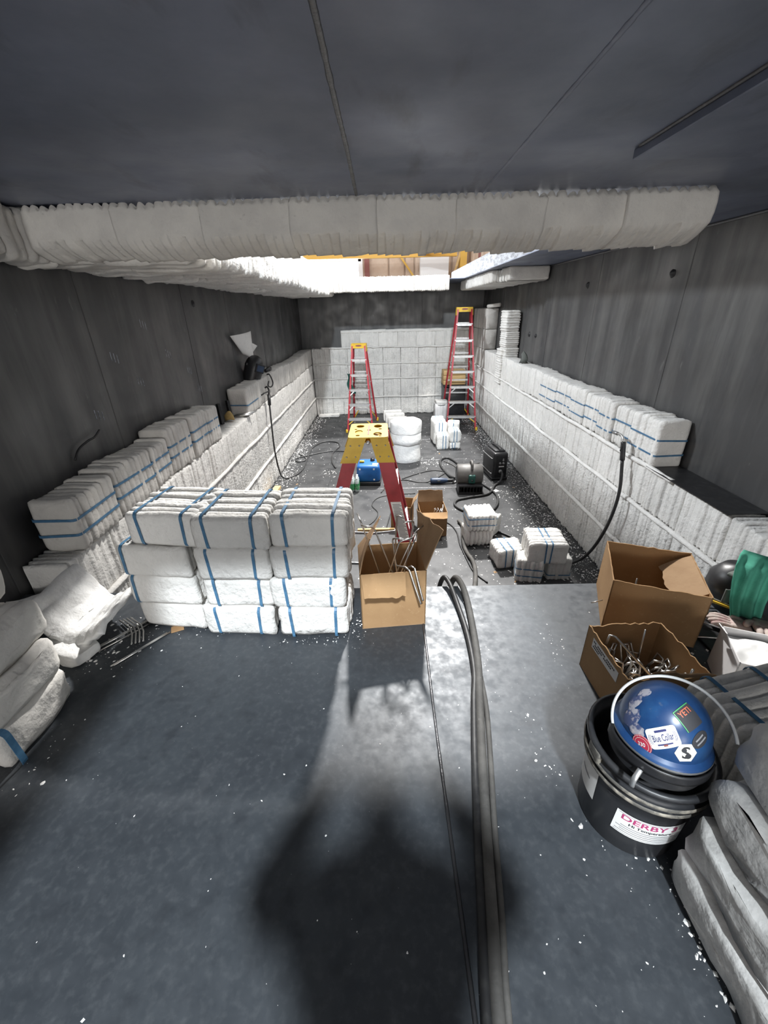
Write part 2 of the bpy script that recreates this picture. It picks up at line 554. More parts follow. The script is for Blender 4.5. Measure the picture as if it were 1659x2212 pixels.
# pale scratches on the left wall
for (y, z) in ((3.6, 2.25), (3.9, 2.0), (3.35, 1.85), (4.25, 1.82), (3.1, 2.05), (2.75, 1.72), (4.4, 1.62)):
    for k in range(3):
        obj('scratch', MB().box(XL + .0005, XL + .0015, y + .035 * k, y + .035 * k + .007, z - .012 * k, z + .06 - .012 * k), 'edge_steel', walls['wall_left'])
HX0, HX1, HY0, HY1 = -1.05, 1.54, 2.50, 8.95            # open roof hatch over the pit
cl = MB()
cl.box(XL, XR, .10, HY0, ZC, ZC + .012)
cl.box(XL, HX0, HY0, YB, ZC, ZC + .012)
cl.box(HX1, XR, HY0, YB, ZC, ZC + .012)
cl.box(HX0, HX1, HY1, YB, ZC, ZC + .012)
cl.box(XL, XR, YN, -1.05, ZC, ZC + .012)
cl.box(.57, XR, -1.05, .10, ZC, ZC + .012)
cl.box(XL, -.74, -1.05, .10, ZC, ZC + .012)
ceil = struct('ceiling', cl, 'ceil')
for a, b in zip([XL, -.11, .478], [-.11, .478, XR]):
    obj('ceiling_plate', MB().rbox((a + b) / 2, (.10 + HY0) / 2, ZC - .001, b - a - .006, HY0 - .10, .006, .002, seg=1), 'ceil', ceil)
for x in (-.11, .478):
    pts = [(x + .004 * noise.noise(Vector((y * 2, x, 0))), y, ZC - .003) for y in [.11 + k * .02 for k in range(int((HY0 - .15) / .02))]]
    obj('weld_bead', MB().tube(pts, [.007 + .0025 * rnd.random() for _ in pts], 6, .6), 'weld' if x < 0 else 'ceil', ceil)
# doubler plate welded under the roof on the right
obj('doubler_plate', MB().rbox((.885 + XR) / 2, .95, ZC - .018, XR - .885, 1.78, .03, .003, seg=1), 'ceil', ceil)
obj('weld_bead', MB().tube([(.88, .2 + k * .03, ZC - .004) for k in range(54)], .007, 6), 'weld', ceil)
# curb plate of the hatch
obj('hatch_curb', MB().box(HX1, HX1 + .012, HY0, YB, ZC + .012, ZC + .21), 'edge_steel', ceil)
obj('hatch_curb', MB().box(HX0 - .25, HX0 - .238, HY0, YB, ZC + .012, ZC + .08), 'edge_steel', ceil)
# corner weld on the right
obj('weld_bead', MB().tube([(XR - .006, .15 + k * .05, ZC - .008) for k in range(207)], .011, 6), 'weld', ceil)

# ------------------------------------------------------------------ fibre lining of the walls (modules and rope strips are pieces of the walls)
ROWS = [(0.0, .42), (.42, .845), (.845, 1.175)]
ROWB = [(0.0, .42), (.42, .85), (.85, 1.19), (1.19, 1.54)]
LMESH = {}


def lin(L, W, var, n=None, m='fibre', jit=.006, bulge=.008):
    k = (round(L, 3), round(W, 3), var, m)
    if k not in LMESH:
        me = block(L, W, .235, n or max(3, int(L / .036)), seed=var + int(W * 100), bulge=bulge, r=.014, jit=jit, seg=3, lj=.004, per=3, capr=False).mesh('fibre_module')
        me.materials.append(M[m])
        LMESH[k] = me
    return LMESH[k]


rnd = random.Random(11)
NM = 21
for nm, xf, sgn in (('wall_left', FL, -1), ('wall_right', FR, 1)):
    y0 = 1.80
    step = (FB - y0) / NM
    for ri, (a, b) in enumerate(ROWS):
        for i in range(NM):
            me = lin(step, b - a, rnd.randrange(5), m='fibre_rough' if ri < 2 else 'fibre')
            o = link('fibre_module', me, None, walls[nm])
            o.matrix_local = Matrix.Translation((xf + sgn * (.1175 + rnd.uniform(-.004, .006)), y0 + step * (i + .5), (a + b) / 2)) @ WALLM.to_4x4() @ (Matrix.Rotation(PI, 4, 'Z') if rnd.random() < .5 else Matrix.Identity(4))
    # rope strips pressed into the joints
    for z in (.42, .845) + ((1.178,) if sgn > 0 else ()):
        ya = 1.82 if z < 1 else 2.75
        for s0 in range(6):
            c0 = ya + (FB - ya) * s0 / 6; c1 = ya + (FB - ya) * (s0 + 1) / 6 + .02
            pts = [(xf - sgn * .004, c0 + (c1 - c0) * k / 26, z + .012 * noise.noise(Vector((c0 * 1.7 + k * .12, z * 5, sgn)))) for k in range(27)]
            obj('fibre_rope', MB().tube(pts, [.022 + .006 * noise.noise(Vector((k * .5, z, c0))) for k in range(27)], 8, .8), 'fibre', walls[nm])
for ri, (a, b) in enumerate(ROWB):
    for i in range(9):
        st = (FR - FL) / 9
        me = lin(st, b - a, rnd.randrange(5), m='fibre_rough')
        o = link('fibre_module', me, None, wb)
        o.matrix_local = Matrix.Translation((FL + st * (i + .5), FB + .1175 + rnd.uniform(-.004, .008), (a + b) / 2)) @ BACKM.to_4x4()
for i in range(7):
    st = (FR + .98) / 7
    o = link('fibre_module', lin(st, .32, rnd.randrange(4), m='fibre'), None, wb)
    o.matrix_local = Matrix.Translation((-.98 + st * (i + .5), FB + .1175 + rnd.uniform(-.004, .008), 1.70)) @ BACKM.to_4x4()
for z, xa in ((.42, FL), (.85, FL), (1.19, FL), (1.545, -1.45), (1.885, -.98)):
    for s0 in range(3):
        a = xa + (FR - xa) * s0 / 3; b = xa + (FR - xa) * (s0 + 1) / 3 + .02
        pts = [(a + (b - a) * k / 26, FB - .004 + (.06 if z > 1.8 else 0), z + .014 * noise.noise(Vector((a * 1.7 + k * .12, z * 5, 3)))) for k in range(27)]
        obj('fibre_rope', MB().tube(pts, [(.024 if z < 1.8 else .05) + .006 * noise.noise(Vector((k * .5, z, a))) for k in range(27)], 8, .8), 'fibre', wb)

# fourth row of the lining, back part of the left wall
for i in range(9):
    st = (FB - 5.75) / 9
    o = link('fibre_module', lin(st, .33, rnd.randrange(4), m='fibre_darker'), None, walls['wall_left'])
    o.matrix_local = Matrix.Translation((FL - .1175 + rnd.uniform(-.008, .004), 5.75 + st * (i + .5), 1.342 + .02 * math.sin(i))) @ WALLM.to_4x4()
# fourth row of the lining, right wall beyond the banded modules
for i in range(8):
    st = (9.05 - 5.65) / 8
    o = link('fibre_module', lin(st, .36, rnd.randrange(4), m='fibre'), None, walls['wall_right'])
    o.matrix_local = Matrix.Translation((FR + .1175 + rnd.uniform(-.006, .008), 5.65 + st * (i + .5), 1.365 + rnd.uniform(-.008, .008))) @ WALLM.to_4x4()
# tall corner at the back of the right wall
for (za, zb) in ((1.18, 1.54), (1.54, 1.92), (1.92, 2.30)):
    for i in range(3):
        st = (FB - 9.05) / 3
        o = link('fibre_module', lin(st, zb - za, rnd.randrange(4), m='fibre_darker'), None, walls['wall_right'])
        o.matrix_local = Matrix.Translation((FR + .1175 + rnd.uniform(-.006, .008), 9.05 + st * (i + .5), (za + zb) / 2)) @ WALLM.to_4x4()
# free-standing post of stacked folds between two gaps
post = Matrix(((0, 0, 1), (0, 1, 0), (-1, 0, 0)))
for k, (za, zb) in enumerate(((1.40, 1.70), (1.70, 1.95), (1.95, 2.27))):
    o = obj('fibre_module', block(zb - za, .40, .23, 8, seed=60 + k, bulge=.010, r=.02, jit=.006), 'fibre', walls['wall_right'])
    o.matrix_local = Matrix.Translation((FR + .115 - .012 * k, 7.66 + .01 * k, (za + zb) / 2)) @ post.to_4x4()
for k in range(2):
    o = obj('fibre_module', block(.30, .30, .10, 8, seed=70 + k, bulge=.010, r=.02, jit=.006), 'fibre', walls['wall_right'])
    o.matrix_local = Matrix.Translation((FR + .01, 7.74 + .0 * k, 1.24 + .28 * k)) @ post.to_4x4()

# ------------------------------------------------------------------ fibre around the roof hatch (pieces of the ceiling)
rnd = random.Random(23)
# front lip: modules side by side along X, layers along X
xs = [-1.70, -1.28, -.86, -.43, -.02, .36, .78, 1.15, 1.555]
def lipmesh(L, seed):
    """front lip module: flat front, scalloped upper edge, chamfered ragged underside"""
    rn = random.Random(seed)
    n = max(6, int(L / .042)); t = L / n
    prof = [(.012, .010), (.0, -.004), (-.003, -.014), (-.003, -.024), (-.004, -.06), (-.003, -.10), (-.001, -.126), (.001, -.136), (.006, -.148), (.03, -.166), (.08, -.188), (.14, -.208), (.19, -.213), (.20, -.17), (.20, .004)]
    vs_ = []; cols = 0
    for k in range(n):
        rz_ = rn.uniform(-.006, .006); ry_ = 0.0; dp = rn.uniform(.4, 1.3); cut = rn.uniform(-.010, .008)
        for f in (.02, .25, .5, .75, .98):
            sc_ = math.sin(PI * max(.0, min(1, f)))
            for j, (y, z) in enumerate(prof):
                q = Vector((-L / 2 + (k + f) * t, y + ry_, z))
                if j < 2: q.z += (-.016 * (1 - sc_) + rz_) * dp; q.y += .005 * (1 - sc_)
                if j == 2: q.z -= .004 * (1 - sc_) * dp
                if j in (8, 9, 10): q.z += cut + (f - .5) * .009; q.y += (f - .5) * .004
                if j in (11, 12): q.z += cut * .7 + (f - .5) * .004
                q += noise.noise_vector(q * 8 + Vector((seed * 2.3, 0, 0))) * .008 + noise.noise_vector(q * 24 + Vector((seed, 0, 0))) * .002
                vs_.append(q)
            cols += 1
    m = len(prof); fs = []
    for i in range(cols - 1):
        for k in range(m - 1):
            fs.append((i * m + k, (i + 1) * m + k, (i + 1) * m + k + 1, i * m + k + 1)[::-1] if False else (i * m + k, i * m + k + 1, (i + 1) * m + k + 1, (i + 1) * m + k))
    fs.append(tuple(range(m - 1, -1, -1))); fs.append(tuple((cols - 1) * m + k for k in range(m)))
    return MB().add(vs_, fs, True)


for i in range(len(xs) - 1):
    L = xs[i + 1] - xs[i]
    obj('fibre_module', lipmesh(L + .004, 30 + i), 'fibre_darker', ceil, loc=((xs[i] + xs[i + 1]) / 2, 2.365 + rnd.uniform(-.008, .008) - .012 * (i == 7), ZC - .012))
# left band of the roof lining, from the left wall to the hatch
yy = [2.10, 2.55, 3.0, 3.5, 4.1, 4.8, 5.5, 6.2, 6.9, 7.6, 8.3, 8.95, 9.6]
for i in range(len(yy) - 1):
    L = yy[i + 1] - yy[i]
    for (xa, xb) in ((XL + .02, -1.48), (-1.48, -1.0)):
        if i == 0 and xa > -1.7:
            continue
        xa2 = xa if i else XL + .02
        xb2 = xb if i else -1.70
        o = obj('fibre_module', block(L + .01, .23, xb2 - xa2, max(5, int(L / .06)), seed=90 + i + int(xa * 10), bulge=.012, r=.03, jit=.014, seg=5, lj=.010), 'fibre_darker' if i < 2 else 'fibre', ceil)
        o.matrix_local = Matrix.Translation(((xa2 + xb2) / 2 + rnd.uniform(-.01, .01), (yy[i] + yy[i + 1]) / 2, ZC - .115 + rnd.uniform(-.012, .012))) @ WALLM.to_4x4()
# upstand of fibre on the left side of the hatch
for i in range(1, len(yy) - 2):
    L = yy[i + 1] - yy[i]
    o = obj('fibre_module', block(L + .004, .20, .20, max(6, int(L / .045)), seed=120 + i, bulge=.008, r=.02, jit=.008, seg=4), 'fibre_darker', ceil)
    o.matrix_local = Matrix.Translation((-1.15, (yy[i] + yy[i + 1]) / 2, ZC + .075)) @ WALLM.to_4x4()
# far lip, fibre colour darkened to hold down the light on it
xx = [-1.10, -.76, -.42, -.08, .26, .60, .93, 1.27]
for i in range(len(xx) - 1):
    L = xx[i + 1] - xx[i]
    o = obj('fibre_module', block(L + .004, .255, .22, max(6, int(L / .034)), seed=150 + i, bulge=.008, r=.012, jit=.005, seg=4), 'fibre_darker', ceil)
    o.matrix_local = Matrix.Translation(((xx[i] + xx[i + 1]) / 2, 9.0, 2.758)) @ BACKM.to_4x4()
# strip between hatch and right wall
yy2 = [6.45, 7.0, 7.6, 8.3, 9.0, 9.7]
for i in range(len(yy2) - 1):
    L = yy2[i + 1] - yy2[i]
    o = obj('fibre_module', block(L + .004, .17, .66 if i else .55, max(6, int(L / .05)), seed=170 + i, bulge=.010, r=.02, jit=.008, seg=4), 'fibre_darker' if i < 2 else 'fibre', ceil)
    o.matrix_local = Matrix.Translation((1.94 if i else 2.0, (yy2[i] + yy2[i + 1]) / 2, ZC - .09)) @ WALLM.to_4x4()
    if i == 0:
        for q in (-.2, -.05, .1):
            obj('strap', strap(.66, .17, 0, .02, .002), 'black_steel', ceil).matrix_local = Matrix.Translation((1.98, 6.72 + q, ZC - .09)) @ Matrix.Rotation(0, 4, 'Z')

# ------------------------------------------------------------------ workshop seen through the hatch
shop = struct('wall_workshop', MB().box(-14, 3.6, 20.0, 20.2, -1, 6.6).box(3.6, 3.8, 12.0, 20.2, -1, 6.6), 'shop_pink')
px = [-.95, -.62, .28, .95, 1.35, 1.9, 2.9, 3.6]
for a, b in zip(px[:-1], px[1:]):
    obj('insulation_panel', MB().rbox((a + b) / 2, 19.96, 2.8, b - a - .05, .10, 7.0, .03), 'shop_pink', shop)
for a, b in zip([12, 13.6, 15.2, 16.8, 18.4], [13.6, 15.2, 16.8, 18.4, 20]):
    obj('insulation_panel', MB().rbox(3.58, (a + b) / 2, 2.8, .1, b - a - .05, 7.0, .03), 'shop_pink', shop)
win = struct('window_1', MB().box(-3.75, -.98, 19.93, 19.97, 2.4, 4.12), 'shop_window')
obj('window_frame', MB().box(-3.9, -.86, 19.86, 19.96, 4.12, 4.42).box(-.98, -.80, 19.86, 19.96, 2.2, 4.3), 'shop_white', win)
obj('column', MB().box(-.72, -.52, 19.7, 19.9, -1, 4.5), 'shop_brown', shop)
obj('brace', MB().bar((.60, 19.7, 4.45), (1.32, 19.7, 3.5), .07, .07), 'shop_yellow', shop)
obj('brace', MB().bar((2.75, 19.3, 5.0), (2.45, 19.3, 4.2), .09, .07), 'shop_white', shop)
obj('duct', MB().box(1.55, 2.68, 19.2, 19.7, 3.3, 4.24), 'shop_white', shop)
obj('column', MB().box(3.1, 3.36, 19.0, 19.4, -1, 5.0), 'shop_yellow', shop)
obj('column', MB().box(3.5, 3.6, 17.2, 17.5, -1, 5.0), 'shop_brown', shop)
obj('brace', MB().bar((2.8, 19.1, 3.2), (3.2, 19.1, 4.6), .08, .08), 'wood', shop)
cr = thing('overhead_crane_beam', 'long yellow overhead crane beam seen through the open roof', 'crane beam', (-.8, 18.0, 4.06))
obj('web', MB().box(-4.2, 3.6, -.02, .02, 0, .24), 'shop_yellow', cr)
obj('flange', MB().box(-4.2, 3.6, -.12, .12, -.02, 0), 'shop_yellow', cr)
obj('flange', MB().box(-4.2, 3.6, -.12, .12, .24, .26), 'shop_yellow', cr)
cr2 = thing('crane_runway_beam', 'yellow crane runway beam meeting the overhead beam at the right', 'crane beam', (2.2, 17.2, 4.17))
obj('web', MB().bar((-.9, .9, 0), (1.0, -1.4, 0), .06, .12), 'shop_yellow', cr2)
obj('flange', MB().bar((-.9, .9, .07), (1.0, -1.4, .07), .2, .02), 'shop_yellow', cr2)
gr = struct('floor_workshop', MB().box(-15, 12, -8, 24, -.5, -.3), 'shop_floor')
# ------------------------------------------------------------------ banded fibre modules
BM = {}


def banded(label, loc, L=.28, W=.29, H=.148, n=8, straps=(-.09, .09), orient='stack', rz=0.0, var=0, m='fibre', group=None,
           tilt=(0, 0), jit=.006, bulge=.007, lj=.005, wd=.012, r=.025, out=.003):
    k = (L, W, H, n, var, m, jit, bulge, r)
    if k not in BM:
        me = block(L, W, H, n, seed=200 + var * 7 + n, bulge=bulge, r=r, jit=jit, seg=5, lj=lj).mesh('fibre_module')
        me.materials.append(M[m])
        BM[k] = me
    R3 = {'stack': STACKM, 'wall': WALLM, 'flat': Matrix.Identity(3), 'back': BACKM, 'post': post}[orient]
    mt = Matrix.Translation(loc) @ Matrix.Rotation(rz, 4, 'Z') @ Matrix.Rotation(tilt[0], 4, 'X') @ Matrix.Rotation(tilt[1], 4, 'Y') @ R3.to_4x4()
    o = link('banded_fibre_module' if straps else 'fibre_module_loose', BM[k])
    o.matrix_world = mt
    tag(o, label, 'insulation module', group)
    for i, y in enumerate(straps):
        sk = (L, H, round(y, 3), wd, out)
        if sk not in BM:
            me = strap(L, H, y, wd, out=out, wob=.004 * (1 if i else -1), r=.022).mesh('strap')
            me.materials.append(M['strap'])
            BM[sk] = me
        link('strap', BM[sk], None, o)
    return o


# ---- stack of twelve on the deck, beside the carton
cols = [(-.955, 1.625, R(-7), 'left'), (-.635, 1.590, R(-4), 'middle'), (-.318, 1.572, R(-1), 'right')]
HS = [.150, .150, .150, .150]
tiers = ['bottom', 'second from bottom', 'second from top', 'top']
dxs = {'left': [-.02, -.025, -.03, .045], 'middle': [-.03, -.01, -.01, .005], 'right': [-.015, -.02, .0, .01]}
rnd = random.Random(77)
for ci, (cx, cy, rz, cn) in enumerate(cols):
    z = PZ
    for k in range(4):
        h = .158 if (cn == 'right' and k == 0) else .150
        st = (-.098, .098)
        if cn == 'left' and k < 3:
            st = (.128,) if k else ()
        sh = (-.015 if k == 0 and cn == 'right' else 0)
        banded('white module, %s, %s column of the twelve-module deck stack' % (tiers[k], cn),
               (cx + dxs[cn][k], cy + sh + rnd.uniform(-.008, .008), z + h / 2 + .002), L=.29, W=.312, H=h - .002, n=8 if k == 3 else 7,
               straps=st, rz=rz + rnd.uniform(-.03, .03), var=ci * 4 + k, m='fibre', group='stack of twelve modules on the deck', jit=.006, bulge=.007,
               lj=.005, r=.018)
        z += h

# ---- row of banded modules on the ledge of the right wall
ry = [(3.02, 3.42), (3.42, 3.70), (3.70, 3.98), (3.98, 4.30), (4.30, 4.66), (4.66, 5.10), (5.10, 5.63)]
nam = ['nearest', 'second', 'third', 'fourth', 'fifth', 'sixth', 'farthest']
for i, (a, b) in enumerate(ry):
    L = b - a - .004
    hgt = .36 - .012 * (i % 2)
    banded('%s of the blue-strapped fibre modules in a row on the right wall ledge' % nam[i], (FR + .112 + (.0, .01, -.006, .008, 0, .01, .0)[i], (a + b) / 2, 1.185 + hgt / 2),
           L=round(L, 3), W=hgt, H=.225, n=max(6, int(L / .045)), straps=(.03, -.085) if i % 2 == 0 else (.045, -.06), orient='wall', var=30 + i,
           group='banded modules on the right wall ledge', rz=R((0, 1.2, -1, 1.5, -.8, .6, 0)[i]), wd=.013)

# ---- modules on the ledge of the left wall
ly = [(1.93, 2.33, .30), (2.36, 2.80, .32), (2.82, 3.10, .30), (3.12, 3.50, .36), (3.52, 3.86, .36), (3.88, 4.17, .34)]
for i, (a, b, hgt) in enumerate(ly):
    L = b - a - .004
    banded('%s of the six grey-white strapped modules along the left wall ledge' % ['nearest', 'second', 'third', 'fourth', 'fifth', 'farthest'][i],
           (FL - .11 + (.03, .02, -.0, .0, .01, .0)[i], (a + b) / 2, 1.180 + hgt / 2), L=round(L, 3), W=hgt, H=.225, n=max(5, int(L / .048)),
           straps=(-.03, .05) if i % 3 else (.045, -.045), orient='wall', var=50 + i, m='fibre_darker', group='banded modules on the left wall ledge',
           rz=R((2, -2, 1, -1, 1, 0)[i]), wd=.015)
banded('single dark-strapped module standing apart on the left ledge under the welding hood', (FL - .105, 5.42, 1.345), L=.60, W=.33, H=.225, n=13,
       straps=(-.03,), orient='wall', var=58, m='fibre_darker', wd=.014)

# ---- pile at the left edge of the deck
for k, (x, y, z, rz, L_, H_) in enumerate([(-1.375, .985, .072, 0, .30, .145), (-1.372, .995, .215, -.05, .31, .145), (-1.395, 1.03, .358, .05, .30, .145), (-1.50, 1.06, .50, .1, .30, .14)]):
    banded('worn grey module at the left deck edge, %s of its pile' % ['bottom', 'second from bottom', 'third from bottom', 'topmost'][k],
           (x, y, PZ + z), L=.30, W=L_, H=H_, n=6, straps=(-.125,) if k == 0 else (), orient='flat', rz=rz, var=70 + k, m='fibre_darker',
           group='pile of modules at the left deck edge', jit=.010, bulge=.007, r=.035, wd=.022, out=.011)

# ---- pile at the right edge of the deck
for k, (x, y, z, rz, L_, W_, H_) in enumerate([(.865, .345, .070, 0, .36, .38, .140), (.872, .350, .208, .06, .36, .40, .140), (.880, .345, .347, .03, .36, .42, .140),
                                            (.905, .355, .490, .02, .36, .42, .145)]):
    banded('bulky grey module beside the bucket, %s of its pile' % ['bottom', 'second from bottom', 'second from top', 'topmost'][k],
           (x, y, PZ + z), L=L_, W=W_, H=H_, n=6, straps=(), orient='flat', rz=rz, var=80 + k, m='fibre_soft', group='pile of modules at the right deck edge',
           jit=.014, bulge=.006, r=.045, lj=.006)
banded('bright white blue-strapped module behind the bucket beside the white carton', (1.11, .845, PZ + .135), L=.22, W=.34, H=.265, n=7, straps=(-.06, .10), orient='stack', rz=R(12), var=86, wd=.014)

# ---- modules on the pit floor, near right
banded('lower of two crossed fibre modules beside the hose on the pit floor', (.985, 3.98, .095), L=.29, W=.26, H=.185, n=7, straps=(), orient='flat', rz=R(4), var=90, jit=.009, bulge=.010)
banded('upper strapped fibre module lying across another beside the hose', (1.00, 3.985, .285), L=.30, W=.20, H=.30, n=7, straps=(-.02, .05), orient='flat', rz=R(2), tilt=(R(90), 0), var=91, jit=.008, bulge=.010, wd=.011)
banded('fibre module leaning at the back of the crossed pair in the pit', (1.13, 4.16, .12), L=.26, W=.24, H=.22, n=6, straps=(), orient='flat', rz=R(-38), var=92, jit=.010)
banded('squat double-strapped fibre module between two small piles on the pit floor', (1.20, 3.555, .105), L=.26, W=.28, H=.20, n=7, straps=(-.005, .065), orient='stack', rz=R(8), var=93, jit=.010, wd=.011)
banded('left lower module of the three-module pile by the torch cable', (1.335, 3.29, .10), L=.24, W=.26, H=.195, n=6, straps=(-.04, .03), orient='back', rz=R(-12), var=94, jit=.009, wd=.011)
banded('right lower module of the three-module pile by the torch cable', (1.61, 3.32, .10), L=.22, W=.26, H=.195, n=6, straps=(-.05,), orient='back', rz=R(-2), var=95, jit=.009, wd=.011)
banded('large double-strapped module on top of the three-module pile by the torch cable', (1.475, 3.345, .305), L=.32, W=.34, H=.21, n=8, straps=(-.02, .03), orient='stack', rz=R(-4), var=96, jit=.010, wd=.012)

# ---- group of modules behind the fibre drum
g = 'group of modules behind the fibre roll'
banded('small white module at the front left of the group behind the fibre roll', (1.045, 7.42, .135), L=.26, W=.21, H=.26, n=7, straps=(.0, -.05), orient='stack', var=100, group=g, wd=.012)
banded('tilted striped module behind the front left one of the far group', (1.02, 7.74, .22), L=.34, W=.24, H=.42, n=8, straps=(.03, -.03), orient='stack', var=101, group=g, rz=R(4), wd=.012, bulge=.014)
banded('rearmost striped module on the left of the far group', (1.03, 8.10, .20), L=.30, W=.24, H=.40, n=7, straps=(.04, -.02), orient='stack', var=102, group=g, rz=R(-6), wd=.012, bulge=.014)
banded('flat lower module on the right side of the far group', (1.265, 7.42, .06), L=.26, W=.20, H=.115, n=6, straps=(.0, .05), orient='stack', var=103, group=g, wd=.012)
banded('rounded upper module on the right side of the far group', (1.265, 7.44, .235), L=.26, W=.205, H=.225, n=6, straps=(.02, -.03), orient='stack', var=104, group=g, wd=.012, r=.06)
banded('module at the back right of the far group nearest the tall ladder', (1.30, 7.78, .20), L=.26, W=.22, H=.39, n=7, straps=(.0,), orient='stack', var=105, group=g, rz=R(-10), wd=.012)
for k in range(5):
    banded('%s sheet of the fanned white fibre sheets behind the fibre roll' % ['first', 'second', 'third', 'fourth', 'fifth'][k], (.17 + .05 * k, 9.55 - .30 * k, .125 - .006 * k),
           L=.10, W=.42, H=.24, n=3, straps=(), orient='stack', rz=R(6), tilt=(0, 0), var=110 + k, group='fanned fibre sheets', bulge=.004)
banded('thin white fibre slab lying in the back left corner of the pit', (-1.36, 10.08, .03), L=.20, W=.5, H=.055, n=4, straps=(), orient='stack', rz=R(3), var=118)
wb2 = thing('white_bag', 'pale grey upright bag standing by the foot of the tall ladder', 'bag', (1.26, 9.35, 0))
obj('bag_body', block(.30, .28, .42, 5, seed=310, bulge=.004, r=.05, jit=.012), 'white_card', wb2, loc=(0, 0, .213))
obj('bag_top', block(.26, .24, .06, 3, seed=311, bulge=.004, r=.02, jit=.01), 'paper', wb2, loc=(0, 0, .45))
obj('tie', MB().tube([(.15 * math.cos(a), .145 * math.sin(a), .40) for a in [k * PI / 12 for k in range(24)]], .008, 6, closed=True), 'grey_cloth', wb2)

# ------------------------------------------------------------------ fibre rolls (drum)
def roll(label, z0, z1, r, seed, lip=False):
    t = thing('fibre_blanket_roll', label, 'insulation roll', (.345, 6.80, z0))
    h = z1 - z0
    prof = [(.001, .001), (r * .97, .001), (r, .012), (r, h * .25), (r * 1.0, h * .5), (r * .995, h * .75), (r * .995, h - .012), (r * .97, h - .001), (r * .5, h), (.001, h + .002)]
    obj('roll_body', MB().lathe(prof, 44, jit=(.010, 6, seed)), 'blanket', t)
    if lip:
        pr_ = [(.001, h + .010), (r * .6, h + .010), (r * .99, h + .008), (r * 1.02, h - .005), (r * 1.035, h - .06), (r * 1.045, h - .14), (r * 1.04, h - .17)]
        obj('drape', MB().lathe(pr_, 48, jit=(.014, 8, seed + 4)), 'blanket', t)
        pr_ = [(r * 1.0, .15), (r * 1.035, .13), (r * 1.05, .04), (r * 1.055, -.02), (r * 1.02, -.02)]
        obj('drape', MB().lathe(pr_, 48, jit=(.016, 7, seed + 9)), 'blanket', t)
    return t


roll('lower of the two stacked white fibre blanket rolls in the pit', 0.0, .33, .245, 1)
roll('upper white fibre blanket roll with a draped crumpled edge', .335, .665, .25, 2, True)

# ------------------------------------------------------------------ loose blanket curled on the deck at the left
bl = thing('fibre_blanket', 'loose curled white fibre blanket sheet on the left of the deck', 'insulation blanket', (-1.42, 1.50, PZ))


def blf(u, v):
    # u across (left wing, valley, right wing), v from the far edge to the near rolled edge
    zs = [.215, .205, .165, .105, .066, .060, .085, .125, .165]
    p = u * (len(zs) - 1); i = min(int(p), len(zs) - 2); f = p - i; f = f * f * (3 - 2 * f)
    z = zs[i] + (zs[i + 1] - zs[i]) * f
    x = -.20 + .43 * u + .03 * (1 - v) * (1 - u)
    y = .22 - .12 * u - v * (.33 - .05 * u)
    z = z * (1 - .10 * v) + .010 * noise.noise(Vector((x * 9, y * 9, 1.5))) + .006 * noise.noise(Vector((x * 22, y * 22, 4.5)))
    if u < .12:
        z -= (.12 - u) * .5
    if v > .88:
        z -= (v - .88) * .22
    return Vector((x + .02 * noise.noise(Vector((y * 7, u * 3, 4))), y + .02 * noise.noise(Vector((x * 7, 2, v))), z))


obj('sheet', MB().grid(blf, 44, 34, .026), 'blanket', bl)
obj('folded_end', block(.22, .13, .062, 2, seed=330, bulge=.003, r=.030, jit=.007, seg=6), 'blanket', bl, loc=(.035, -.155, .033), rot=(0, 0, R(-20)))
b2 = thing('fibre_blanket_offcut', 'flat white blanket offcut lying behind the curled sheet', 'insulation blanket', (-1.70, 1.58, PZ), rz=R(20))
obj('sheet', MB().grid(lambda u, v: Vector(((u - .5) * .36, (v - .5) * .30, .045 + .02 * noise.noise(Vector((u * 3, v * 3, 7))) + .05 * u * u)), 20, 16, .026), 'blanket', b2)

